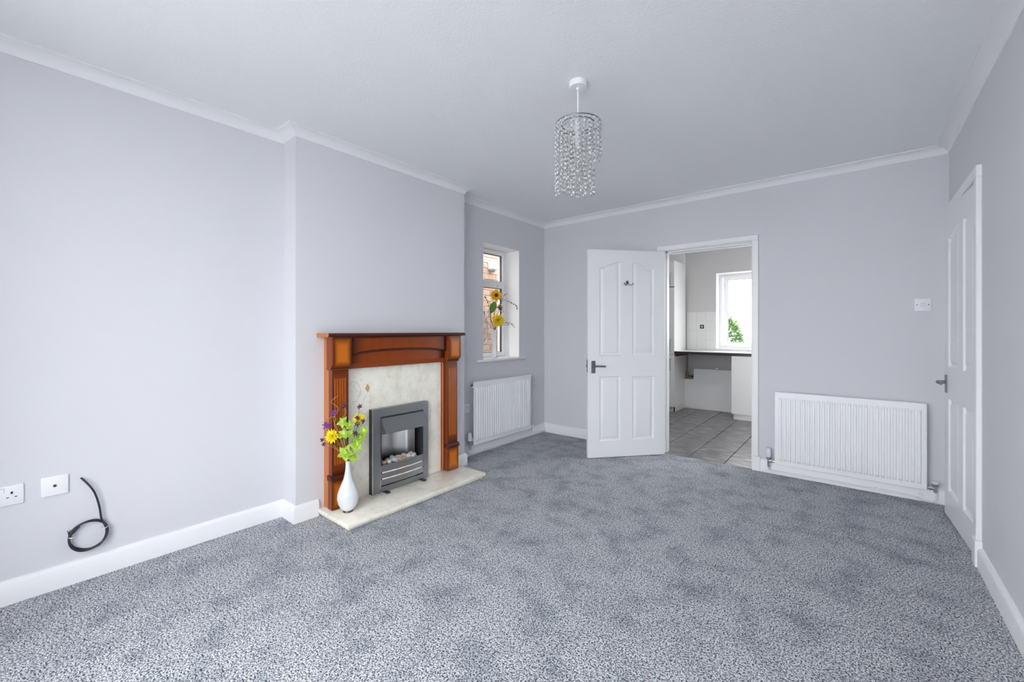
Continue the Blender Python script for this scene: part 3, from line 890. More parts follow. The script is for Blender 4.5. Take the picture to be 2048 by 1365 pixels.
for x in (2.56, 3.02):
    obj('pipe_clip', box(bm_(), *sorted((3.29 - x, 3.29 - x - 0.012)), 0.018, 0.036, 0.024 - 0.098, 0.042 - 0.098, 0.002), M['rad'], rr, local=True)
# left radiator under the side window: local x = +Y?  wall x=0, room side +X
rl = thing('radiator', (0, 3.808, 0.112), 'narrow white panel radiator below the side window', 'radiator', rotz=-PI / 2)
radiator_parts(rl, 0.912, 0.605, 26)
valve(rl, 0.942, 0.05, 0.012, 0.122, -1, -0.04, M['valveplastic'])
obj('bleed_valve', tube(bm_(), [(0.905, 0.05, 0.57), (0.926, 0.05, 0.57)], 0.010, 8), M['satin'], rl, local=True)
def lq(p):
    return (3.808 - p[1], p[0], p[2] - 0.112)
pts = spline([lq(p) for p in ((0.05, 2.866, 0.075), (0.048, 2.868, 0.045), (0.034, 2.885, 0.026), (0.030, 2.93, 0.021), (0.030, 3.3, 0.020), (0.030, 3.8, 0.020), (0.030, 4.15, 0.020))], 5)
obj('supply_pipe', tube(bm_(), pts, 0.007, 8), M['rad'], rl, local=True, smooth=60)
pts = spline([lq(p) for p in ((0.045, 3.895, 0.125), (0.042, 3.898, 0.09), (0.036, 3.905, 0.052), (0.030, 3.94, 0.042), (0.030, 4.05, 0.041), (0.030, 4.15, 0.041))], 5)
obj('return_pipe', tube(bm_(), pts, 0.007, 8), M['rad'], rl, local=True, smooth=60)
obj('valve_body', tube(bm_(), [(-0.09, 0.045, 0.014), (0.01, 0.050, 0.014)], 0.008, 8), M['rad'], rl, local=True)
for y in (3.1, 3.5):
    obj('pipe_clip', box(bm_(), 3.808 - y - 0.006, 3.808 - y + 0.006, 0.018, 0.040, -0.104, -0.082, 0.002), M['rad'], rl, local=True)

# ================================================================== ELECTRICAL FITTINGS
def plate_parts(t, wd, ht, th=0.009):
    """local: x along the wall centred, y out of the wall, z centred"""
    obj('faceplate', box(bm_(), -wd / 2, wd / 2, 0, th, -ht / 2, ht / 2, 0.003, 2), M['plastic'], t, local=True, smooth=40)
def slot(t, x0, x1, z0, z1, th=0.009):
    obj('pin_slot', box(bm_(), x0, x1, th - 0.003, th + 0.0003, z0, z1), M['dark'], t, local=True)
def rocker(t, x, z, w=0.011, h=0.016, th=0.009):
    bm = bm_()
    prism(bm, [(th - 0.001, z - h / 2), (th + 0.0045, z - h / 2), (th + 0.0015, z + h / 2), (th - 0.001, z + h / 2)], 'x', x - w / 2, x + w / 2)
    r = obj('rocker', bm, M['plastic'], t, local=True)
    g = 0.0012
    obj('rocker_gap', box(bm_(), x - w / 2 - g, x + w / 2 + g, th - 0.002, th + 0.0003, z - h / 2 - g, z + h / 2 + g), M['greyplastic'], r, local=True)
LW = -PI / 2      # on the left wall: local +x runs towards the camera, +y into the room
ds = thing('wall_socket', (0, 0.008, 0.479), 'white double power socket low on the left wall', 'socket', rotz=LW)
plate_parts(ds, 0.146, 0.088)
for sx in (-0.038, 0.038):
    slot(ds, sx - 0.0035, sx + 0.0035, 0.006, 0.016)
    slot(ds, sx - 0.016, sx - 0.008, -0.010, -0.0065); slot(ds, sx + 0.008, sx + 0.016, -0.010, -0.0065)
    rocker(ds, -0.010 if sx < 0 else 0.010, 0.026)
sp_ = thing('aerial_outlet', (0, 0.176, 0.485), 'white square plate with one coaxial aerial hole', 'outlet', rotz=LW)
plate_parts(sp_, 0.088, 0.090, 0.011)
obj('coaxial_socket', tube(bm_(), [(0, 0.009, 0), (0, 0.013, 0)], 0.0065, 14), M['brass'], sp_, local=True, smooth=40)
obj('coaxial_hole', tube(bm_(), [(0, 0.0125, 0), (0, 0.0134, 0)], 0.0045, 12), M['dark'], sp_, local=True)
a1 = thing('wall_socket', (0, 2.868, 0.462), 'white single power socket between chimney breast and narrow radiator', 'socket', rotz=LW)
plate_parts(a1, 0.088, 0.088)
slot(a1, -0.0035, 0.0035, 0.006, 0.016); slot(a1, -0.016, -0.008, -0.010, -0.0065); slot(a1, 0.008, 0.016, -0.010, -0.0065)
rocker(a1, -0.026, 0.022)
sw = thing('light_switch', (3.274, YB, 1.394), 'white light switch on the back wall above the wide radiator', 'switch', rotz=PI)
plate_parts(sw, 0.088, 0.088)
rocker(sw, 0, 0, 0.016, 0.022)
for sx in (-0.030, 0.030):
    obj('screw', tube(bm_(), [(sx, 0.008, 0), (sx, 0.0096, 0)], 0.0042, 10), M['greyplastic'], sw, local=True)

# coiled aerial cable hanging out of the left wall
cb = thing('coiled_cable', (0, 0.29, 0.3), 'black cable hanging from the left wall in a tied coil', 'cable')
lead = [(-0.005, 0.262, 0.496), (0.018, 0.272, 0.484), (0.028, 0.290, 0.455), (0.028, 0.306, 0.42), (0.026, 0.318, 0.375), (0.022, 0.326, 0.33), (0.020, 0.332, 0.28)]
cy, cz, ra, rb = 0.287, 0.216, 0.062, 0.073
loop = []
for k in range(0, 66):
    a = R(20) - 2 * PI * k / 24
    q = 1 + 0.085 * math.sin(k * 0.55) * (1 if k > 4 else 0)
    loop.append((0.019 + 0.007 * math.sin(k * 0.37 + 1) + 0.004 * (k // 24), cy + ra * q * math.cos(a), cz + rb * q * math.sin(a)))
endp = [(0.020, 0.226, 0.238), (0.018, 0.220, 0.252)]
obj('sheath', tube(bm_(), spline(lead + loop + endp, 3), 0.0042, 8), M['cable'], cb, smooth=60)
obj('bare_end', tube(tube(bm_(), [(0.018, 0.220, 0.252), (0.018, 0.214, 0.262)], 0.0018, 6), [(0.019, 0.222, 0.252), (0.024, 0.224, 0.264)], 0.0018, 6), M['copper'], cb)
for (y, z, aa) in ((0.344, 0.236, R(20)), (0.229, 0.228, R(170))):
    bm = bm_()
    m4 = Matrix.Rotation(aa - PI / 2, 4, 'X')
    bmesh.ops.create_cone(bm, cap_ends=False, segments=14, radius1=0.0125, radius2=0.0125, depth=0.0035)
    for v in bm.verts:
        v.co = Matrix.Rotation(aa, 3, 'X') @ v.co
        v.co.x *= 1.35
        v.co += Vector((0.022, y, z))
    obj('cable_tie', bm, M['plastic'], cb)['label'] = 'white cable tie'
# ------------------------------------------------------------------ pendant light with beaded shade
PLX, PLY = 1.800, 1.898
pe = thing('pendant_light', (PLX, PLY, ZC), 'pendant ceiling light with a clear beaded crystal shade', 'lamp')
obj('ceiling_rose', lathe(bm_(), [(0.044, ZC), (0.0455, ZC - 0.006), (0.0455, ZC - 0.026), (0.043, ZC - 0.030), (0.010, ZC - 0.031)], (PLX, PLY, 0), 32), M['plastic'], pe, smooth=40)
obj('rose_nut', lathe(bm_(), [(0.009, ZC - 0.030), (0.008, ZC - 0.040), (0.004, ZC - 0.043)], (PLX, PLY, 0), 14), M['plastic'], pe, smooth=40)
obj('cord', tube(bm_(), [(PLX, PLY, ZC - 0.035), (PLX, PLY, 2.285)], 0.0042, 8), M['plastic'], pe, smooth=60)
obj('lamp_holder', lathe(bm_(), [(0.008, 2.300), (0.014, 2.290), (0.015, 2.270), (0.021, 2.266), (0.021, 2.240), (0.017, 2.232)], (PLX, PLY, 0), 20), M['plastic'], pe, smooth=40)
obj('bulb', lathe(bm_(), [(0.012, 2.232), (0.014, 2.222), (0.024, 2.195), (0.026, 2.178), (0.020, 2.158), (0.006, 2.150)], (PLX, PLY, 0), 20), M['plastic'], pe, smooth=60)
ZR = 2.272
obj('outer_ring', torus(bm_(), (PLX, PLY, ZR), 0.114, 0.0030, 56, 6), M['satin'], pe, smooth=60)
obj('inner_ring', torus(bm_(), (PLX, PLY, ZR), 0.082, 0.0030, 44, 6), M['satin'], pe, smooth=60)
bm = bm_()
for k in range(3):
    a = 2 * PI * k / 3 + 0.4
    tube(bm, [(PLX + 0.018 * math.cos(a), PLY + 0.018 * math.sin(a), ZR - 0.008), (PLX + 0.114 * math.cos(a), PLY + 0.114 * math.sin(a), ZR)], 0.0016, 5)
obj('spoke', bm, M['chrome'], pe)
def bead(bm, c, r, a):
    """eight faceted acrylic bead"""
    top = bm.verts.new((c[0], c[1], c[2] + r)); bot = bm.verts.new((c[0], c[1], c[2] - r))
    up = [bm.verts.new((c[0] + 0.8 * r * math.cos(a + 2 * PI * j / 6), c[1] + 0.8 * r * math.sin(a + 2 * PI * j / 6), c[2] + 0.45 * r)) for j in range(6)]
    lo_ = [bm.verts.new((c[0] + 0.8 * r * math.cos(a + PI / 6 + 2 * PI * j / 6), c[1] + 0.8 * r * math.sin(a + PI / 6 + 2 * PI * j / 6), c[2] - 0.45 * r)) for j in range(6)]
    for j in range(6):
        k_ = (j + 1) % 6
        bm.faces.new((top, up[j], up[k_])); bm.faces.new((up[j], lo_[j], up[k_])); bm.faces.new((up[k_], lo_[j], lo_[k_])); bm.faces.new((bot, lo_[k_], lo_[j]))
rngb = random.Random(3)
for ring, (n_, rad) in enumerate(((24, 0.114), (18, 0.082), (7, 0.040))):
    for k in range(n_):
        a = 2 * PI * k / n_ + 0.11 * ring
        x, y = PLX + rad * math.cos(a), PLY + rad * math.sin(a)
        side = math.cos(a - R(39.258))           # +1 on the room's right hand side
        if ring == 0: L = 0.245 - 0.050 * side + rngb.uniform(-0.02, 0.02) + (0.07 if side < -0.15 else 0)
        elif ring == 1: L = 0.335 + rngb.uniform(-0.025, 0.025)
        else: L = 0.36 + rngb.uniform(-0.02, 0.02)
        bm = bm_()
        z = ZR - 0.010
        z0 = ZR - (0 if ring < 2 else 0.07)
        z = z0 - 0.010
        tube(bm, [(x, y, z0), (x, y, ZR - L)], 0.0005, 3)
        while z > ZR - L:
            dx, dy = rngb.uniform(-0.004, 0.004), rngb.uniform(-0.004, 0.004)
            bead(bm, (x + dx, y + dy, z), rngb.choice((0.0062, 0.0070, 0.0078)), rngb.uniform(0, 2))
            nf = len(bm.faces)
            bead(bm, (x + dx + rngb.uniform(-0.003, 0.003), y + dy + rngb.uniform(-0.003, 0.003), z - 0.0105), 0.0030, 0)  # small dark bead added to imitate refraction specks in the clear ones
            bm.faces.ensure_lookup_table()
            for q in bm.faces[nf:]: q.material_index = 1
            z -= rngb.uniform(0.020, 0.026)
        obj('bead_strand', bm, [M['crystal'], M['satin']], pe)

# ================================================================== FLOWERS
def petal(bm, c, d, up, L, w, curl=0.0, cup=0.0, seg=4, point=1.0):
    """pointed leaf-shaped blade from c along d; up is the upper side"""
    d, up = d.normalized(), up.normalized()
    s = d.cross(up).normalized()
    up = s.cross(d).normalized()
    prev = None
    for k in range(seg + 1):
        t = k / seg
        hw = w / 2 * (math.sin(PI * min(1, 0.12 + 0.88 * t) ** point) if k < seg else 0.0)
        p = c + d * (L * t) + up * (curl * L * t * t)
        if k == seg:
            tip = bm.verts.new(p)
            bm.faces.new((prev[0], prev[1], tip)); bm.faces.new((prev[1], prev[2], tip))
        else:
            cur = [bm.verts.new(p - s * hw + up * cup * hw), bm.verts.new(p), bm.verts.new(p + s * hw + up * cup * hw)]
            if prev:
                bm.faces.new((prev[0], prev[1], cur[1], cur[0])); bm.faces.new((prev[1], prev[2], cur[2], cur[1]))
            prev = cur
    return bm
def dirs(nrm):
    u, v = frame_of(Vector(nrm))
    return Vector(nrm).normalized(), u, v
def mum_bm(c, nrm, rad, rings, rng):
    """many narrow petals in rings: (count, tilt up from flat, length factor)"""
    bm = bm_()
    n_, u, v = dirs(nrm)
    c = Vector(c)
    for cnt, tilt, lf in rings:
        for k in range(cnt):
            a = 2 * PI * (k + rng.random() * 0.6) / cnt
            d = (u * math.cos(a) + v * math.sin(a)) * math.cos(tilt) + n_ * math.sin(tilt)
            petal(bm, c, d, n_, rad * lf * rng.uniform(0.85, 1.08), rad * 0.30, curl=0.12, cup=0.3, seg=3)
    return bm
def stem_part(root, pts, r=0.0022, material='stem', name='stem'):
    return obj(name, tube(bm_(), spline(pts, 5), r, 6), M[material], root, smooth=60)
cdir = Vector((0.68, -0.70, 0.25))          # roughly out into the room from the fireplace
# --- tall white vase on the hearth
VX, VY = 0.372, 1.438
fv = thing('floor_vase', (VX, VY, 0.045), 'tall white teardrop vase with slim neck standing on the marble hearth', 'vase')
prof = [(0.028, 0.056), (0.036, 0.060), (0.050, 0.078), (0.062, 0.105), (0.0675, 0.135), (0.064, 0.165), (0.054, 0.195), (0.041, 0.225), (0.030, 0.252), (0.0215, 0.283), (0.0165, 0.315), (0.0145, 0.345), (0.0150, 0.366), (0.0165, 0.372), (0.0150, 0.373), (0.0120, 0.366), (0.0115, 0.33), (0.0115, 0.28)]
obj('body', lathe(bm_(), prof, (VX, VY, 0), 40, capt=True), M['porcelain'], fv, smooth=60)
obj('foot', lathe(bm_(), [(0.030, 0.0452), (0.032, 0.048), (0.029, 0.057)], (VX, VY, 0), 32), M['vasefoot'], fv, smooth=50)['label'] = 'dark smoked foot'
def neck(k=0):
    return [(VX + 0.004 * math.sin(k * 2.1), VY + 0.004 * math.cos(k * 1.7), 0.32), (VX + 0.005 * math.sin(k * 2.1), VY + 0.005 * math.cos(k * 1.7), 0.375)]
rngf = random.Random(11)
MUM = [(18, 0.05, 1.0), (16, 0.35, 0.95), (14, 0.65, 0.85), (10, 1.0, 0.7), (6, 1.35, 0.55)]
for c, nrm, rad, lab, k in (((0.302, 1.372, 0.530), (0.55, -0.75, 0.35), 0.050, 'yellow chrysanthemum leaning out at the left of the hearth bouquet', 1),
                            ((0.418, 1.490, 0.632), (0.6, -0.5, 0.6), 0.044, 'yellow chrysanthemum at the upper right of the hearth bouquet', 2)):
    t = thing('yellow_chrysanthemum', (VX, VY, 0.375), lab, 'flower', 'yellow chrysanthemums in the hearth vase')
    stem_part(t, neck(k) + [tuple(Vector(c) * 0.5 + Vector((VX, VY, 0.40)) * 0.5), c])
    obj('bloom', mum_bm(c, nrm, rad, MUM, rngf), M['yellow'], t)
    n_ = Vector(nrm).normalized()
# --- lime green orchid sprays, five petals to a blossom
def orchid(root, c, nrm, rad, rng, rot=0.0):
    n_, u, v = dirs(nrm)
    c = Vector(c)
    bm = bm_()
    petal(bm, c, n_ * 0.6 - v * 0.5, n_, rad * 0.55, rad * 0.5, curl=-0.3, cup=0.8)
    bmesh.ops.create_icosphere(bm, subdivisions=1, radius=rad * 0.14, matrix=Matrix.Translation(c + n_ * rad * 0.1))
    b_ = obj('blossom', bm, M['lime'], root)
    for k in range(5):
        a = rot + 2 * PI * k / 5 + rng.uniform(-0.12, 0.12)
        d = (u * math.cos(a) + v * math.sin(a)) + n_ * 0.35
        pb = petal(bm_(), c, d, n_, rad * rng.uniform(0.95, 1.1), rad * 0.80, curl=-0.15, cup=0.3, seg=7, point=0.6)
        bmesh.ops.solidify(pb, geom=pb.faces[:], thickness=0.0008)
        obj('petal', pb, M['lime'], b_, smooth=60)
for lab, stempts, bl, k in (
        ('lime green orchid spray with large low blossoms at the vase mouth', [(0.39, 1.450, 0.40), (0.405, 1.462, 0.46), (0.42, 1.478, 0.53)],
         [((0.378, 1.420, 0.425), (0.62, -0.72, 0.25), 0.058, 0.5), ((0.412, 1.455, 0.400), (0.75, -0.55, -0.1), 0.042, 0.2), ((0.425, 1.466, 0.472), (0.8, -0.5, 0.25), 0.050, 1.2), ((0.440, 1.480, 0.520), (0.9, -0.3, 0.3), 0.040, 0.0)], 3),
        ('lime green orchid spray rising through the middle of the hearth bouquet', [(0.362, 1.428, 0.44), (0.356, 1.424, 0.53), (0.362, 1.428, 0.62)],
         [((0.362, 1.418, 0.545), (0.55, -0.75, 0.5), 0.040, 0.9), ((0.350, 1.418, 0.618), (0.5, -0.8, 0.3), 0.042, 0.4), ((0.385, 1.440, 0.600), (0.75, -0.55, 0.4), 0.036, 1.0), ((0.452, 1.498, 0.562), (0.9, -0.3, 0.4), 0.040, 0.2), ((0.395, 1.446, 0.545), (0.7, -0.6, 0.5), 0.034, 0.7)], 4)):
    t = thing('orchid_spray', (VX, VY, 0.375), lab, 'flower', 'green orchid sprays in the hearth vase')
    stem_part(t, neck(k) + stempts, 0.0028)
    for c, nrm, rad, rot in bl:
        orchid(t, c, nrm, rad, rngf, rot)
        c = Vector(c); nr = min((Vector(p) for p in stempts), key=lambda p: (p - c).length)
        obj('stalk', tube(bm_(), [nr, c], 0.0016, 5), M['stem'], t)
# --- purple star flowers on thin stems
def star(root, c, nrm, rad, material, rng):
    n_, u, v = dirs(nrm)
    bm = bm_()
    for k in range(7):
        a = 2 * PI * k / 7 + rng.uniform(-0.2, 0.2)
        petal(bm, Vector(c), (u * math.cos(a) + v * math.sin(a)) + n_ * rng.uniform(0.05, 0.5), n_, rad * rng.uniform(0.85, 1.15), rad * 0.34, curl=0.1, cup=0.3, seg=3)
    bmesh.ops.create_icosphere(bm, subdivisions=1, radius=rad * 0.18, matrix=Matrix.Translation(Vector(c) + n_ * 0.001))
    obj('bloom', bm, M[material], root)
for k, (c, lab, mt, rad) in enumerate((
        ((0.266, 1.350, 0.600), 'violet star flower at the far left above the yellow chrysanthemum', 'violet', 0.030),
        ((0.303, 1.377, 0.684), 'violet star flower beside the curly twigs', 'violet', 0.026),
        ((0.353, 1.421, 0.722), 'dark purple star flower topmost in the left half of the hearth bouquet', 'purple', 0.026),
        ((0.433, 1.486, 0.718), 'dark purple star flower standing highest at the right of the hearth bouquet', 'purple', 0.024),
        ((0.432, 1.470, 0.652), 'dark purple star flower in front of the upper right yellow chrysanthemum', 'purple', 0.021),
        ((0.460, 1.495, 0.626), 'dark purple star flower furthest right, close to the fire', 'purple', 0.022),
        ((0.436, 1.468, 0.612), 'dark purple star flower under the upper right yellow chrysanthemum', 'purple', 0.024),
        ((0.432, 1.458, 0.552), 'dark purple star flower low on the right among lime green petals', 'purple', 0.027),
        ((0.246, 1.334, 0.505), 'dark purple star flower left of the yellow chrysanthemum', 'purple', 0.020),
        ((0.252, 1.338, 0.478), 'dark purple star flower lowest at the far left of the hearth bouquet', 'purple', 0.018))):
    t = thing('purple_star_flower', (VX, VY, 0.375), lab, 'flower', 'purple star flowers in the hearth vase')
    mid = Vector(c) * 0.55 + Vector((VX, VY, 0.42)) * 0.45
    stem_part(t, neck(k + 6) + [tuple(mid), c], 0.0013, 'twig' if k in (3, 8, 9) else 'stem')
    star(t, c, (0.6 + rngf.uniform(-0.3, 0.3), -0.7 + rngf.uniform(-0.3, 0.3), rngf.uniform(-0.1, 0.7)), rad, mt, rngf)
# --- curly straw twigs
for k, (pts, lab) in enumerate((
        ([(0.345, 1.415, 0.47), (0.322, 1.395, 0.57), (0.300, 1.378, 0.64), (0.318, 1.392, 0.68), (0.325, 1.398, 0.71), (0.303, 1.380, 0.735), (0.290, 1.369, 0.75), (0.303, 1.380, 0.772), (0.322, 1.396, 0.79)], 'curly straw coloured twig rising highest from the hearth vase'),
        ([(0.350, 1.418, 0.47), (0.328, 1.400, 0.55), (0.305, 1.382, 0.60), (0.312, 1.388, 0.645), (0.295, 1.374, 0.655), (0.275, 1.357, 0.642), (0.262, 1.348, 0.652)], 'curly straw coloured twig bending left of the hearth vase'),
        ([(0.36, 1.424, 0.47), (0.345, 1.414, 0.56), (0.335, 1.405, 0.63), (0.352, 1.420, 0.655), (0.364, 1.430, 0.69), (0.352, 1.420, 0.715)], 'curly straw coloured twig looping in front of the pilaster'))):
    t = thing('curly_twig', (VX, VY, 0.375), lab, 'twig', 'curly twigs in the hearth vase')
    stem_part(t, neck(k + 20) + pts, 0.0013, 'twig', 'twig_shoot')

# --- slim white vase with dried flowers on the window sill
QX, QY, QZ = -0.082, 3.372, WZ0 + 0.003
wv = thing('window_vase', (QX, QY, QZ), 'slim white ribbed vase standing on the side window sill', 'vase')
bm = lathe(bm_(), [(0.022, QZ + 0.0005), (0.027, QZ + 0.004), (0.0275, QZ + 0.03), (0.0225, QZ + 0.09), (0.0205, QZ + 0.14), (0.0225, QZ + 0.20), (0.0285, QZ + 0.265), (0.0335, QZ + 0.298), (0.0320, QZ + 0.299), (0.026, QZ + 0.265), (0.020, QZ + 0.20)], (QX, QY, 0), 36)
for v in bm.verts:
    a = math.atan2(v.co.y - QY, v.co.x - QX)
    f = 1 + 0.045 * math.cos(12 * a)
    v.co.x, v.co.y = QX + (v.co.x - QX) * f, QY + (v.co.y - QY) * f
obj('body', bm, M['porcelain'], wv, smooth=40)
def qn(k=0):
    return [(QX + 0.004 * math.sin(k * 2.3), QY + 0.004 * math.cos(k * 1.9), QZ + 0.20), (QX + 0.010 * math.sin(k * 2.3), QY + 0.010 * math.cos(k * 1.9), QZ + 0.30)]
rngw = random.Random(5)
t = thing('sunflower', (QX, QY, QZ + 0.3), 'orange yellow sunflower with dark brown centre above the window vase', 'flower')
sc_ = Vector((-0.055, 3.366, 1.582)); sn = (0.72, -0.68, 0.12)
stem_part(t, qn(1) + [(-0.088, 3.366, 1.36), (-0.074, 3.372, 1.50), tuple(sc_ - Vector(sn) * 0.01)], 0.004)
pr_ = obj('petal_ring', mum_bm(sc_, sn, 0.072, [(18, 0.02, 1.0), (17, 0.22, 0.92), (15, 0.4, 0.8)], rngw), M['sunpetal'], t)
n_, u, v = dirs(sn)
bm = bm_(); bmesh.ops.create_icosphere(bm, subdivisions=2, radius=1)
for q in bm.verts:
    q.co = sc_ + n_ * (0.010 + q.co.z * 0.010) + u * q.co.x * 0.030 + v * q.co.y * 0.030
obj('floret_ring', bm, M['sunring'], t, smooth=60)
bm = bm_(); bmesh.ops.create_icosphere(bm, subdivisions=2, radius=1)
for q in bm.verts:
    q.co = sc_ + n_ * (0.016 + q.co.z * 0.010) + u * q.co.x * 0.019 + v * q.co.y * 0.019
obj('seedhead', bm, M['suncentre'], t, smooth=60)
bm = petal(bm_(), Vector((-0.076, 3.371, 1.515)), Vector((-0.25, -0.30, -1)), Vector((0.7, -0.7, 0)), 0.135, 0.075, curl=0.15, cup=0.2, seg=6)
bmesh.ops.solidify(bm, geom=bm.faces[:], thickness=0.0008)
obj('leaf', bm, M['leaf'], t, smooth=60)
t = thing('yellow_dahlia', (QX, QY, QZ + 0.3), 'round lemon yellow dahlia just above the window vase', 'flower')
dc = Vector((-0.035, 3.376, 1.318))
stem_part(t, qn(2) + [(-0.06, 3.374, 1.26), tuple(dc)], 0.003)
obj('bloom', mum_bm(dc, (0.7, -0.7, 0.1), 0.074, [(20, -0.15, 0.98), (20, 0.15, 1.0), (18, 0.4, 0.98), (16, 0.65, 0.92), (14, 0.9, 0.86), (10, 1.15, 0.8), (6, 1.4, 0.78)], rngw), M['yellow2'], t)
t = thing('dried_flower', (QX, QY, QZ + 0.3), 'dried brown and cream flower head between sunflower and dahlia', 'flower')
bc_ = Vector((-0.030, 3.400, 1.460))
stem_part(t, qn(3) + [(-0.06, 3.385, 1.34), tuple(bc_)], 0.002, 'twigdark')
obj('seed_cup', mum_bm(bc_, (0.6, -0.6, -0.5), 0.042, [(9, 0.2, 1.0), (8, 0.7, 0.9)], rngw), M['brownflower'], t)
obj('bracts', mum_bm(bc_ + Vector((0.004, -0.004, 0.006)), (0.5, -0.6, 0.6), 0.040, [(7, 0.5, 1.0), (5, 0.9, 0.9)], rngw), M['creampetal'], t)
for k, (pts, lab, nb, mt) in enumerate((
        ([(-0.05, 3.39, 1.40), (-0.018, 3.413, 1.515), (0.007, 3.432, 1.535), (0.05, 3.460, 1.515), (0.080, 3.490, 1.495), (0.102, 3.512, 1.475), (0.106, 3.518, 1.435)], 'dark budded twig arching right in front of the window reveal', 12, 'twigdark'),
        ([(-0.05, 3.39, 1.40), (-0.02, 3.410, 1.52), (0.000, 3.430, 1.585), (0.018, 3.442, 1.598)], 'short dark twig right of the sunflower', 4, 'twigdark'),
        ([(-0.045, 3.400, 1.265), (0.0, 3.430, 1.268), (0.036, 3.455, 1.274)], 'straw coloured stick poking out right of the dahlia', 1, 'twig'),
        ([(-0.04, 3.40, 1.26), (0.02, 3.440, 1.295), (0.060, 3.478, 1.284), (0.085, 3.500, 1.245)], 'thin dark twig drooping lower right of the dahlia', 5, 'twigdark'),
        ([(-0.100, 3.350, 1.25), (-0.122, 3.331, 1.36), (-0.131, 3.324, 1.425)], 'straw coloured stick left of the dahlia', 2, 'twig'),
        ([(-0.098, 3.352, 1.27), (-0.118, 3.338, 1.40), (-0.132, 3.322, 1.51), (-0.158, 3.302, 1.57)], 'dark budded twig on the upper left against the window pane', 8, 'twigdark'),
        ([(-0.100, 3.350, 1.24), (-0.135, 3.322, 1.30), (-0.155, 3.304, 1.37), (-0.166, 3.295, 1.415)], 'straw twig leaning far left against the window pane', 6, 'twig'),
        ([(-0.080, 3.366, 1.40), (-0.066, 3.380, 1.58), (-0.055, 3.388, 1.690)], 'upright twig with a tan pod above the sunflower', 2, 'twig'),
        ([(-0.085, 3.362, 1.24), (-0.098, 3.350, 1.29), (-0.112, 3.340, 1.33)], 'short brown twig crowded at the vase mouth, left', 5, 'twigdark'),
        ([(-0.070, 3.372, 1.24), (-0.060, 3.372, 1.28), (-0.052, 3.376, 1.30)], 'short brown twig crowded at the vase mouth, under the dahlia', 6, 'brownflower'),
        ([(-0.095, 3.355, 1.26), (-0.110, 3.342, 1.34), (-0.108, 3.346, 1.43), (-0.100, 3.350, 1.47)], 'straw twig rising behind the green leaf', 6, 'twig'),
        ([(-0.060, 3.380, 1.26), (-0.030, 3.404, 1.36), (-0.010, 3.424, 1.42)], 'straw twig rising to the dried brown flower', 4, 'twig'))):
    t = thing('dried_twig', (QX, QY, QZ + 0.3), lab, 'twig', 'dried twigs in the window vase')
    P = spline(qn(k + 5) + pts, 6)
    obj('twig_shoot', tube(bm_(), P, 0.0022 if mt == 'twig' else 0.0016, 6), M[mt], t, smooth=60)
    bm = bm_()
    for j in range(nb):
        p = P[-1 - int(j * (len(P) * 0.45) / max(1, nb))]
        mm = Matrix.Translation(p + Vector((rngw.uniform(-0.004, 0.004), rngw.uniform(-0.004, 0.004), rngw.uniform(-0.004, 0.004)))) @ Matrix.Diagonal((1, 1, 1.6, 1))
        bmesh.ops.create_icosphere(bm, subdivisions=1, radius=rngw.uniform(0.004, 0.0065), matrix=mm)
    obj('buds', bm, M['twigdark'], t, smooth=60)

# ================================================================== KITCHEN FURNITURE
UF = 6.33          # front line of the units
tc_ = thing('tall_cabinet', (0.52, 6.62, 0), 'tall white kitchen larder cabinet with three bar handles', 'cabinet')
obj('carcass', boxes((0.22, 0.826, UF + 0.02, YK - 0.055, 0.075, 2.245)), M['cabinet'], tc_)
obj('plinth', boxes((0.22, 0.815, UF + 0.05, UF + 0.066, 0.001, 0.075), (0.800, 0.815, UF + 0.05, YK - 0.1, 0.001, 0.075)), M['cabinet'], tc_)
for z0, z1, ha, hb in ((0.080, 0.850, 0.625, 0.795), (0.855, 1.850, 0.905, 1.080), (1.862, 2.245, 1.895, 2.062)):
    d_ = obj('door', box(bm_(), 0.226, 0.826, UF, UF + 0.019, z0, z1, 0.002), M['cabinet'], tc_)
    bm = bm_()
    hx_ = 0.775
    tube(bm, [(hx_, UF, ha), (hx_, UF - 0.030, ha), (hx_, UF - 0.030, hb), (hx_, UF, hb)], 0.005, 8)
    obj('handle', bm, M['satin'], d_, smooth=30)
obj('door_gap', boxes((0.228, 0.824, UF + 0.004, UF + 0.021, 1.850, 1.862), (0.228, 0.824, UF + 0.004, UF + 0.021, 0.850, 0.855)), M['dark'], tc_)
wt = thing('worktop', (2.0, 6.62, 0.87), 'black edged kitchen worktop below the kitchen window', 'worktop')
obj('slab', box(bm_(), 0.828, KU, UF - 0.008, YK, 0.868, 0.905, 0.004), M['worktop'], wt)
obj('upstand_strip', box(bm_(), 0.828, KU, UF - 0.002, YK - 0.009, 0.905, 0.9075), M['tile'], wt)
obj('batten', box(bm_(), 0.828, 0.848, UF + 0.03, YK - 0.05, 0.830, 0.868), M['workend'], wt)
bc2 = thing('base_cabinet', (1.97, 6.6, 0), 'white kitchen base cabinet under the right end of the worktop', 'cabinet')
obj('carcass', boxes((1.592, 2.19, UF + 0.02, YK - 0.055, 0.08, 0.866)), M['cabinet'], bc2)
obj('door', box(bm_(), 1.590, 2.19, UF, UF + 0.019, 0.082, 0.862, 0.002), M['cabinet'], bc2)
obj('plinth', boxes((1.625, 2.19, UF + 0.045, UF + 0.06, 0.001, 0.082), (1.608, 1.622, UF + 0.045, UF + 0.059, 0.001, 0.082)), M['cabinet'], bc2)
bc3 = thing('base_cabinet', (2.8, 6.6, 0), 'white kitchen base cabinet hidden at the right behind the door frame', 'cabinet')
obj('carcass', boxes((2.192, KU, UF + 0.02, YK - 0.055, 0.08, 0.866)), M['cabinet'], bc3)
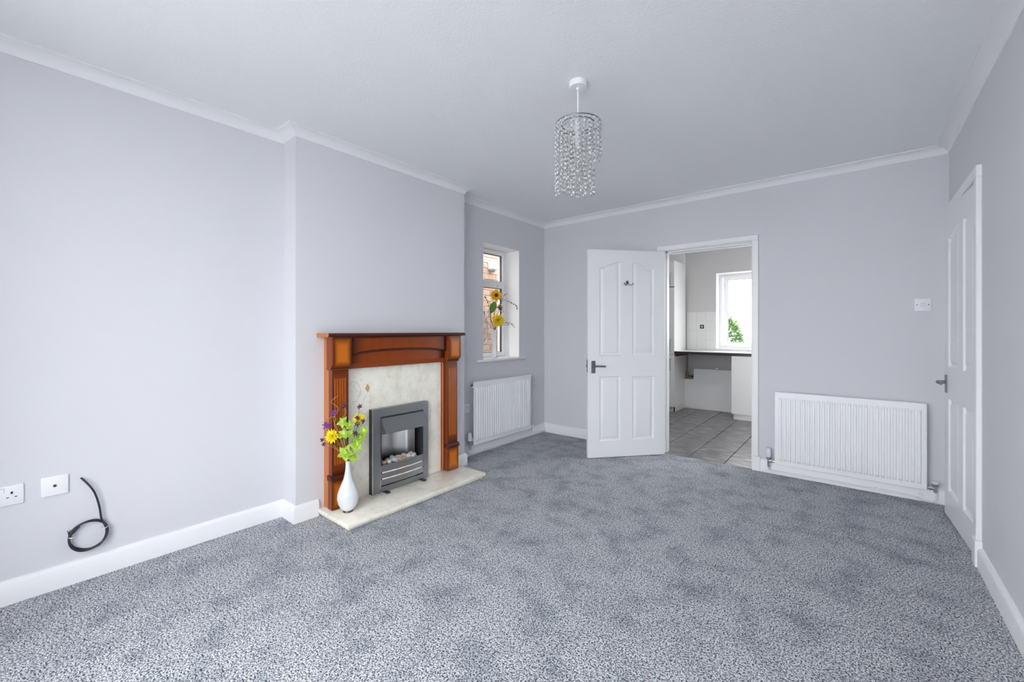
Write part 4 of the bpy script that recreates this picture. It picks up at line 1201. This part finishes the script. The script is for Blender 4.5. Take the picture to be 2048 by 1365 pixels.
obj('door', box(bm_(), 2.194, 2.79, UF, UF + 0.019, 0.082, 0.862, 0.002), M['cabinet'], bc3)
obj('door', box(bm_(), 2.793, KU - 0.002, UF, UF + 0.019, 0.082, 0.862, 0.002), M['cabinet'], bc3)
obj('plinth', boxes((2.192, KU, UF + 0.045, UF + 0.06, 0.001, 0.082)), M['cabinet'], bc3)
# service board with a notch for the pipes
ys = 6.83
nb_ = [(0.80, 0.004), (1.592, 0.004), (1.592, 0.622), (0.958, 0.622)]
for j in range(0, 6):
    t = j / 5 * PI / 2
    nb_.append((0.935 + 0.02 * math.cos(t) , 0.475 - 0.02 * math.sin(t) + 0.0))
nb_ += [(0.80, 0.455)]
bm = prism(bm_(), nb_, 'y', ys, ys + 0.018)
tag(obj('service_board', bm, M['panelwhite'], None, loc=(1.2, ys, 0)), 'white service board with a cut out corner behind the appliance gap', 'board')
sv = thing('stop_valve', (0.87, 6.87, 0.5), 'brass stop valve and pipe in the notch of the service board', 'valve')
obj('pipe', tube(bm_(), [(0.855, YK - 0.05, 0.02), (0.855, YK - 0.05, 0.84)], 0.0075, 8), M['greyplastic'], sv, smooth=60)
obj('valve_body', tube(tube(bm_(), [(0.855, YK - 0.05, 0.485), (0.855, YK - 0.05, 0.57)], 0.017, 10), [(0.855, YK - 0.052, 0.505), (0.915, YK - 0.06, 0.498)], 0.012, 10), M['brass'], sv, smooth=50)
obj('tap_knob', lathe(bm_(), [(0.016, 0.485), (0.020, 0.490), (0.020, 0.508), (0.014, 0.514)], (0.925, YK - 0.062, 0), 12), M['blackpaint'], sv, smooth=40)
wp = thing('waste_pipe', (1.272, 6.875, 0), 'short capped waste pipe showing above the service board', 'pipe')
obj('pipe', tube(bm_(), [(1.272, YK - 0.048, 0.002), (1.272, YK - 0.048, 0.650)], 0.018, 14), M['inlay'], wp, smooth=60)
obj('cap', lathe(bm_(), [(0.022, 0.628), (0.023, 0.645), (0.021, 0.655)], (1.272, YK - 0.048, 0), 16), M['tile'], wp, smooth=40)

# unseen strip light, added on the ceiling to brighten the kitchen
m = M['lamp'] = mat('fill_light_diffuser', (0.9, 0.9, 0.9), 0.5)
n, l, b = nodes(m)
b.inputs['Emission Color'].default_value = (1.0, 0.97, 0.92, 1)
b.inputs['Emission Strength'].default_value = 16.0
kl = thing('kitchen_fill_light', (2.3, 4.78, ZC), 'added unseen fill light, a switched on strip on the kitchen ceiling', 'lamp')
obj('batten', box(bm_(), 1.65, 2.95, 4.75, 4.81, ZC - 0.045, ZC - 0.001, 0.004), M['plastic'], kl)
obj('diffuser', box(bm_(), 1.67, 2.93, 4.73, 4.83, ZC - 0.10, ZC - 0.046, 0.02, 3), M['lamp'], kl, smooth=40)

# ================================================================== OUTSIDE
# neighbouring brick wall beyond the side window
NX = -1.0
struct('wall_neighbour', boxes((NX - 0.25, NX - 0.010, 0.5, 9.0, -0.3, 3.6)), M['mortar'])
NW = bpy.data.objects['wall_neighbour']
bmsh = None
row = 0
z = 0.675
while z < 2.70:
    y = 3.75 + (0.1125 if row % 2 else 0)
    while y < 5.2:
        if bmsh is None:
            o = obj('brick', box(bm_(), -0.05, 0.0, -0.1075, 0.1075, -0.0325, 0.0325, 0.003), M['brick'], NW, local=True)
            bmsh = o
        else:
            o = bmsh.copy(); C.objects.link(o)
        o.location = (NX + random.uniform(-0.002, 0.002), y, z)
        y += 0.225
    z += 0.075
    row += 1
sl = thing('security_light', (NX, 4.32, 2.07), 'white outdoor security light on the neighbouring brick wall', 'lamp')
obj('housing', box(bm_(), NX, NX + 0.09, 4.265, 4.365, 2.045, 2.135, 0.01, 2), M['lightgrey'], sl, smooth=40)
obj('sensor_dome', lathe(bm_(), [(0.044, 2.046), (0.042, 2.035), (0.028, 2.018), (0.008, 2.008)], (NX + 0.045, 4.315, 0), 16), M['greyplastic'], sl, smooth=50)
obj('mounting_plate', box(bm_(), NX, NX + 0.02, 4.255, 4.405, 2.130, 2.150, 0.003), M['lightgrey'], sl)
hs = thing('hose', (NX + 0.05, 4.19, 1.2), 'grey hose hanging on the neighbouring brick wall', 'hose')
obj('hose_tube', tube(bm_(), spline([(NX + 0.03, 4.20, 1.46), (NX + 0.05, 4.16, 1.36), (NX + 0.05, 4.205, 1.30), (NX + 0.05, 4.205, 1.20), (NX + 0.05, 4.21, 1.12), (NX + 0.05, 4.185, 1.06), (NX + 0.05, 4.13, 1.03)], 6), 0.014, 8), M['greyplastic'], hs, smooth=60)
obj('wall_hook', boxes((NX, NX + 0.05, 4.19, 4.21, 1.45, 1.47)), M['greyplastic'], hs)
struct('ground', boxes((-14, 16, -14, 40, -0.45, -0.30)), M['paving'])
# leafy shrub beyond the kitchen window
sb = thing('garden_shrub', (0.35, 11.0, -0.3), 'leafy green garden shrub seen through the kitchen window', 'shrub')
obj('trunk', tube(bm_(), spline([(0.35, 11.0, -0.3), (0.37, 11.0, 0.3), (0.33, 11.02, 0.9), (0.36, 11.0, 1.3)], 4), [0.035] * 10 + [0.02] * 3, 8), M['twigdark'], sb, smooth=60)
rngs = random.Random(9)
bm = bm_()
for k in range(1600):
    th, ph = rngs.uniform(0, 2 * PI), rngs.uniform(-1, 1)
    rr_ = rngs.uniform(0.45, 1.0) ** 0.5
    rad = math.sqrt(max(0, 1 - ph * ph))
    p = Vector((0.42 + 0.42 * rr_ * rad * math.cos(th), 11.0 + 0.40 * rr_ * rad * math.sin(th), 1.0 + 0.52 * rr_ * ph))
    d = Vector((math.cos(th) * rad, math.sin(th) * rad, ph + rngs.uniform(-0.6, 0.6)))
    petal(bm, p, d + Vector((rngs.uniform(-.5, .5), rngs.uniform(-.5, .5), rngs.uniform(-.5, .5))), Vector((rngs.uniform(-1, 1), rngs.uniform(-1, 1), 1)), rngs.uniform(0.06, 0.11), 0.045, curl=0.1, cup=0.2, seg=3)
o = obj('foliage', bm, M['bushleaf'], sb)
o['kind'] = 'stuff'
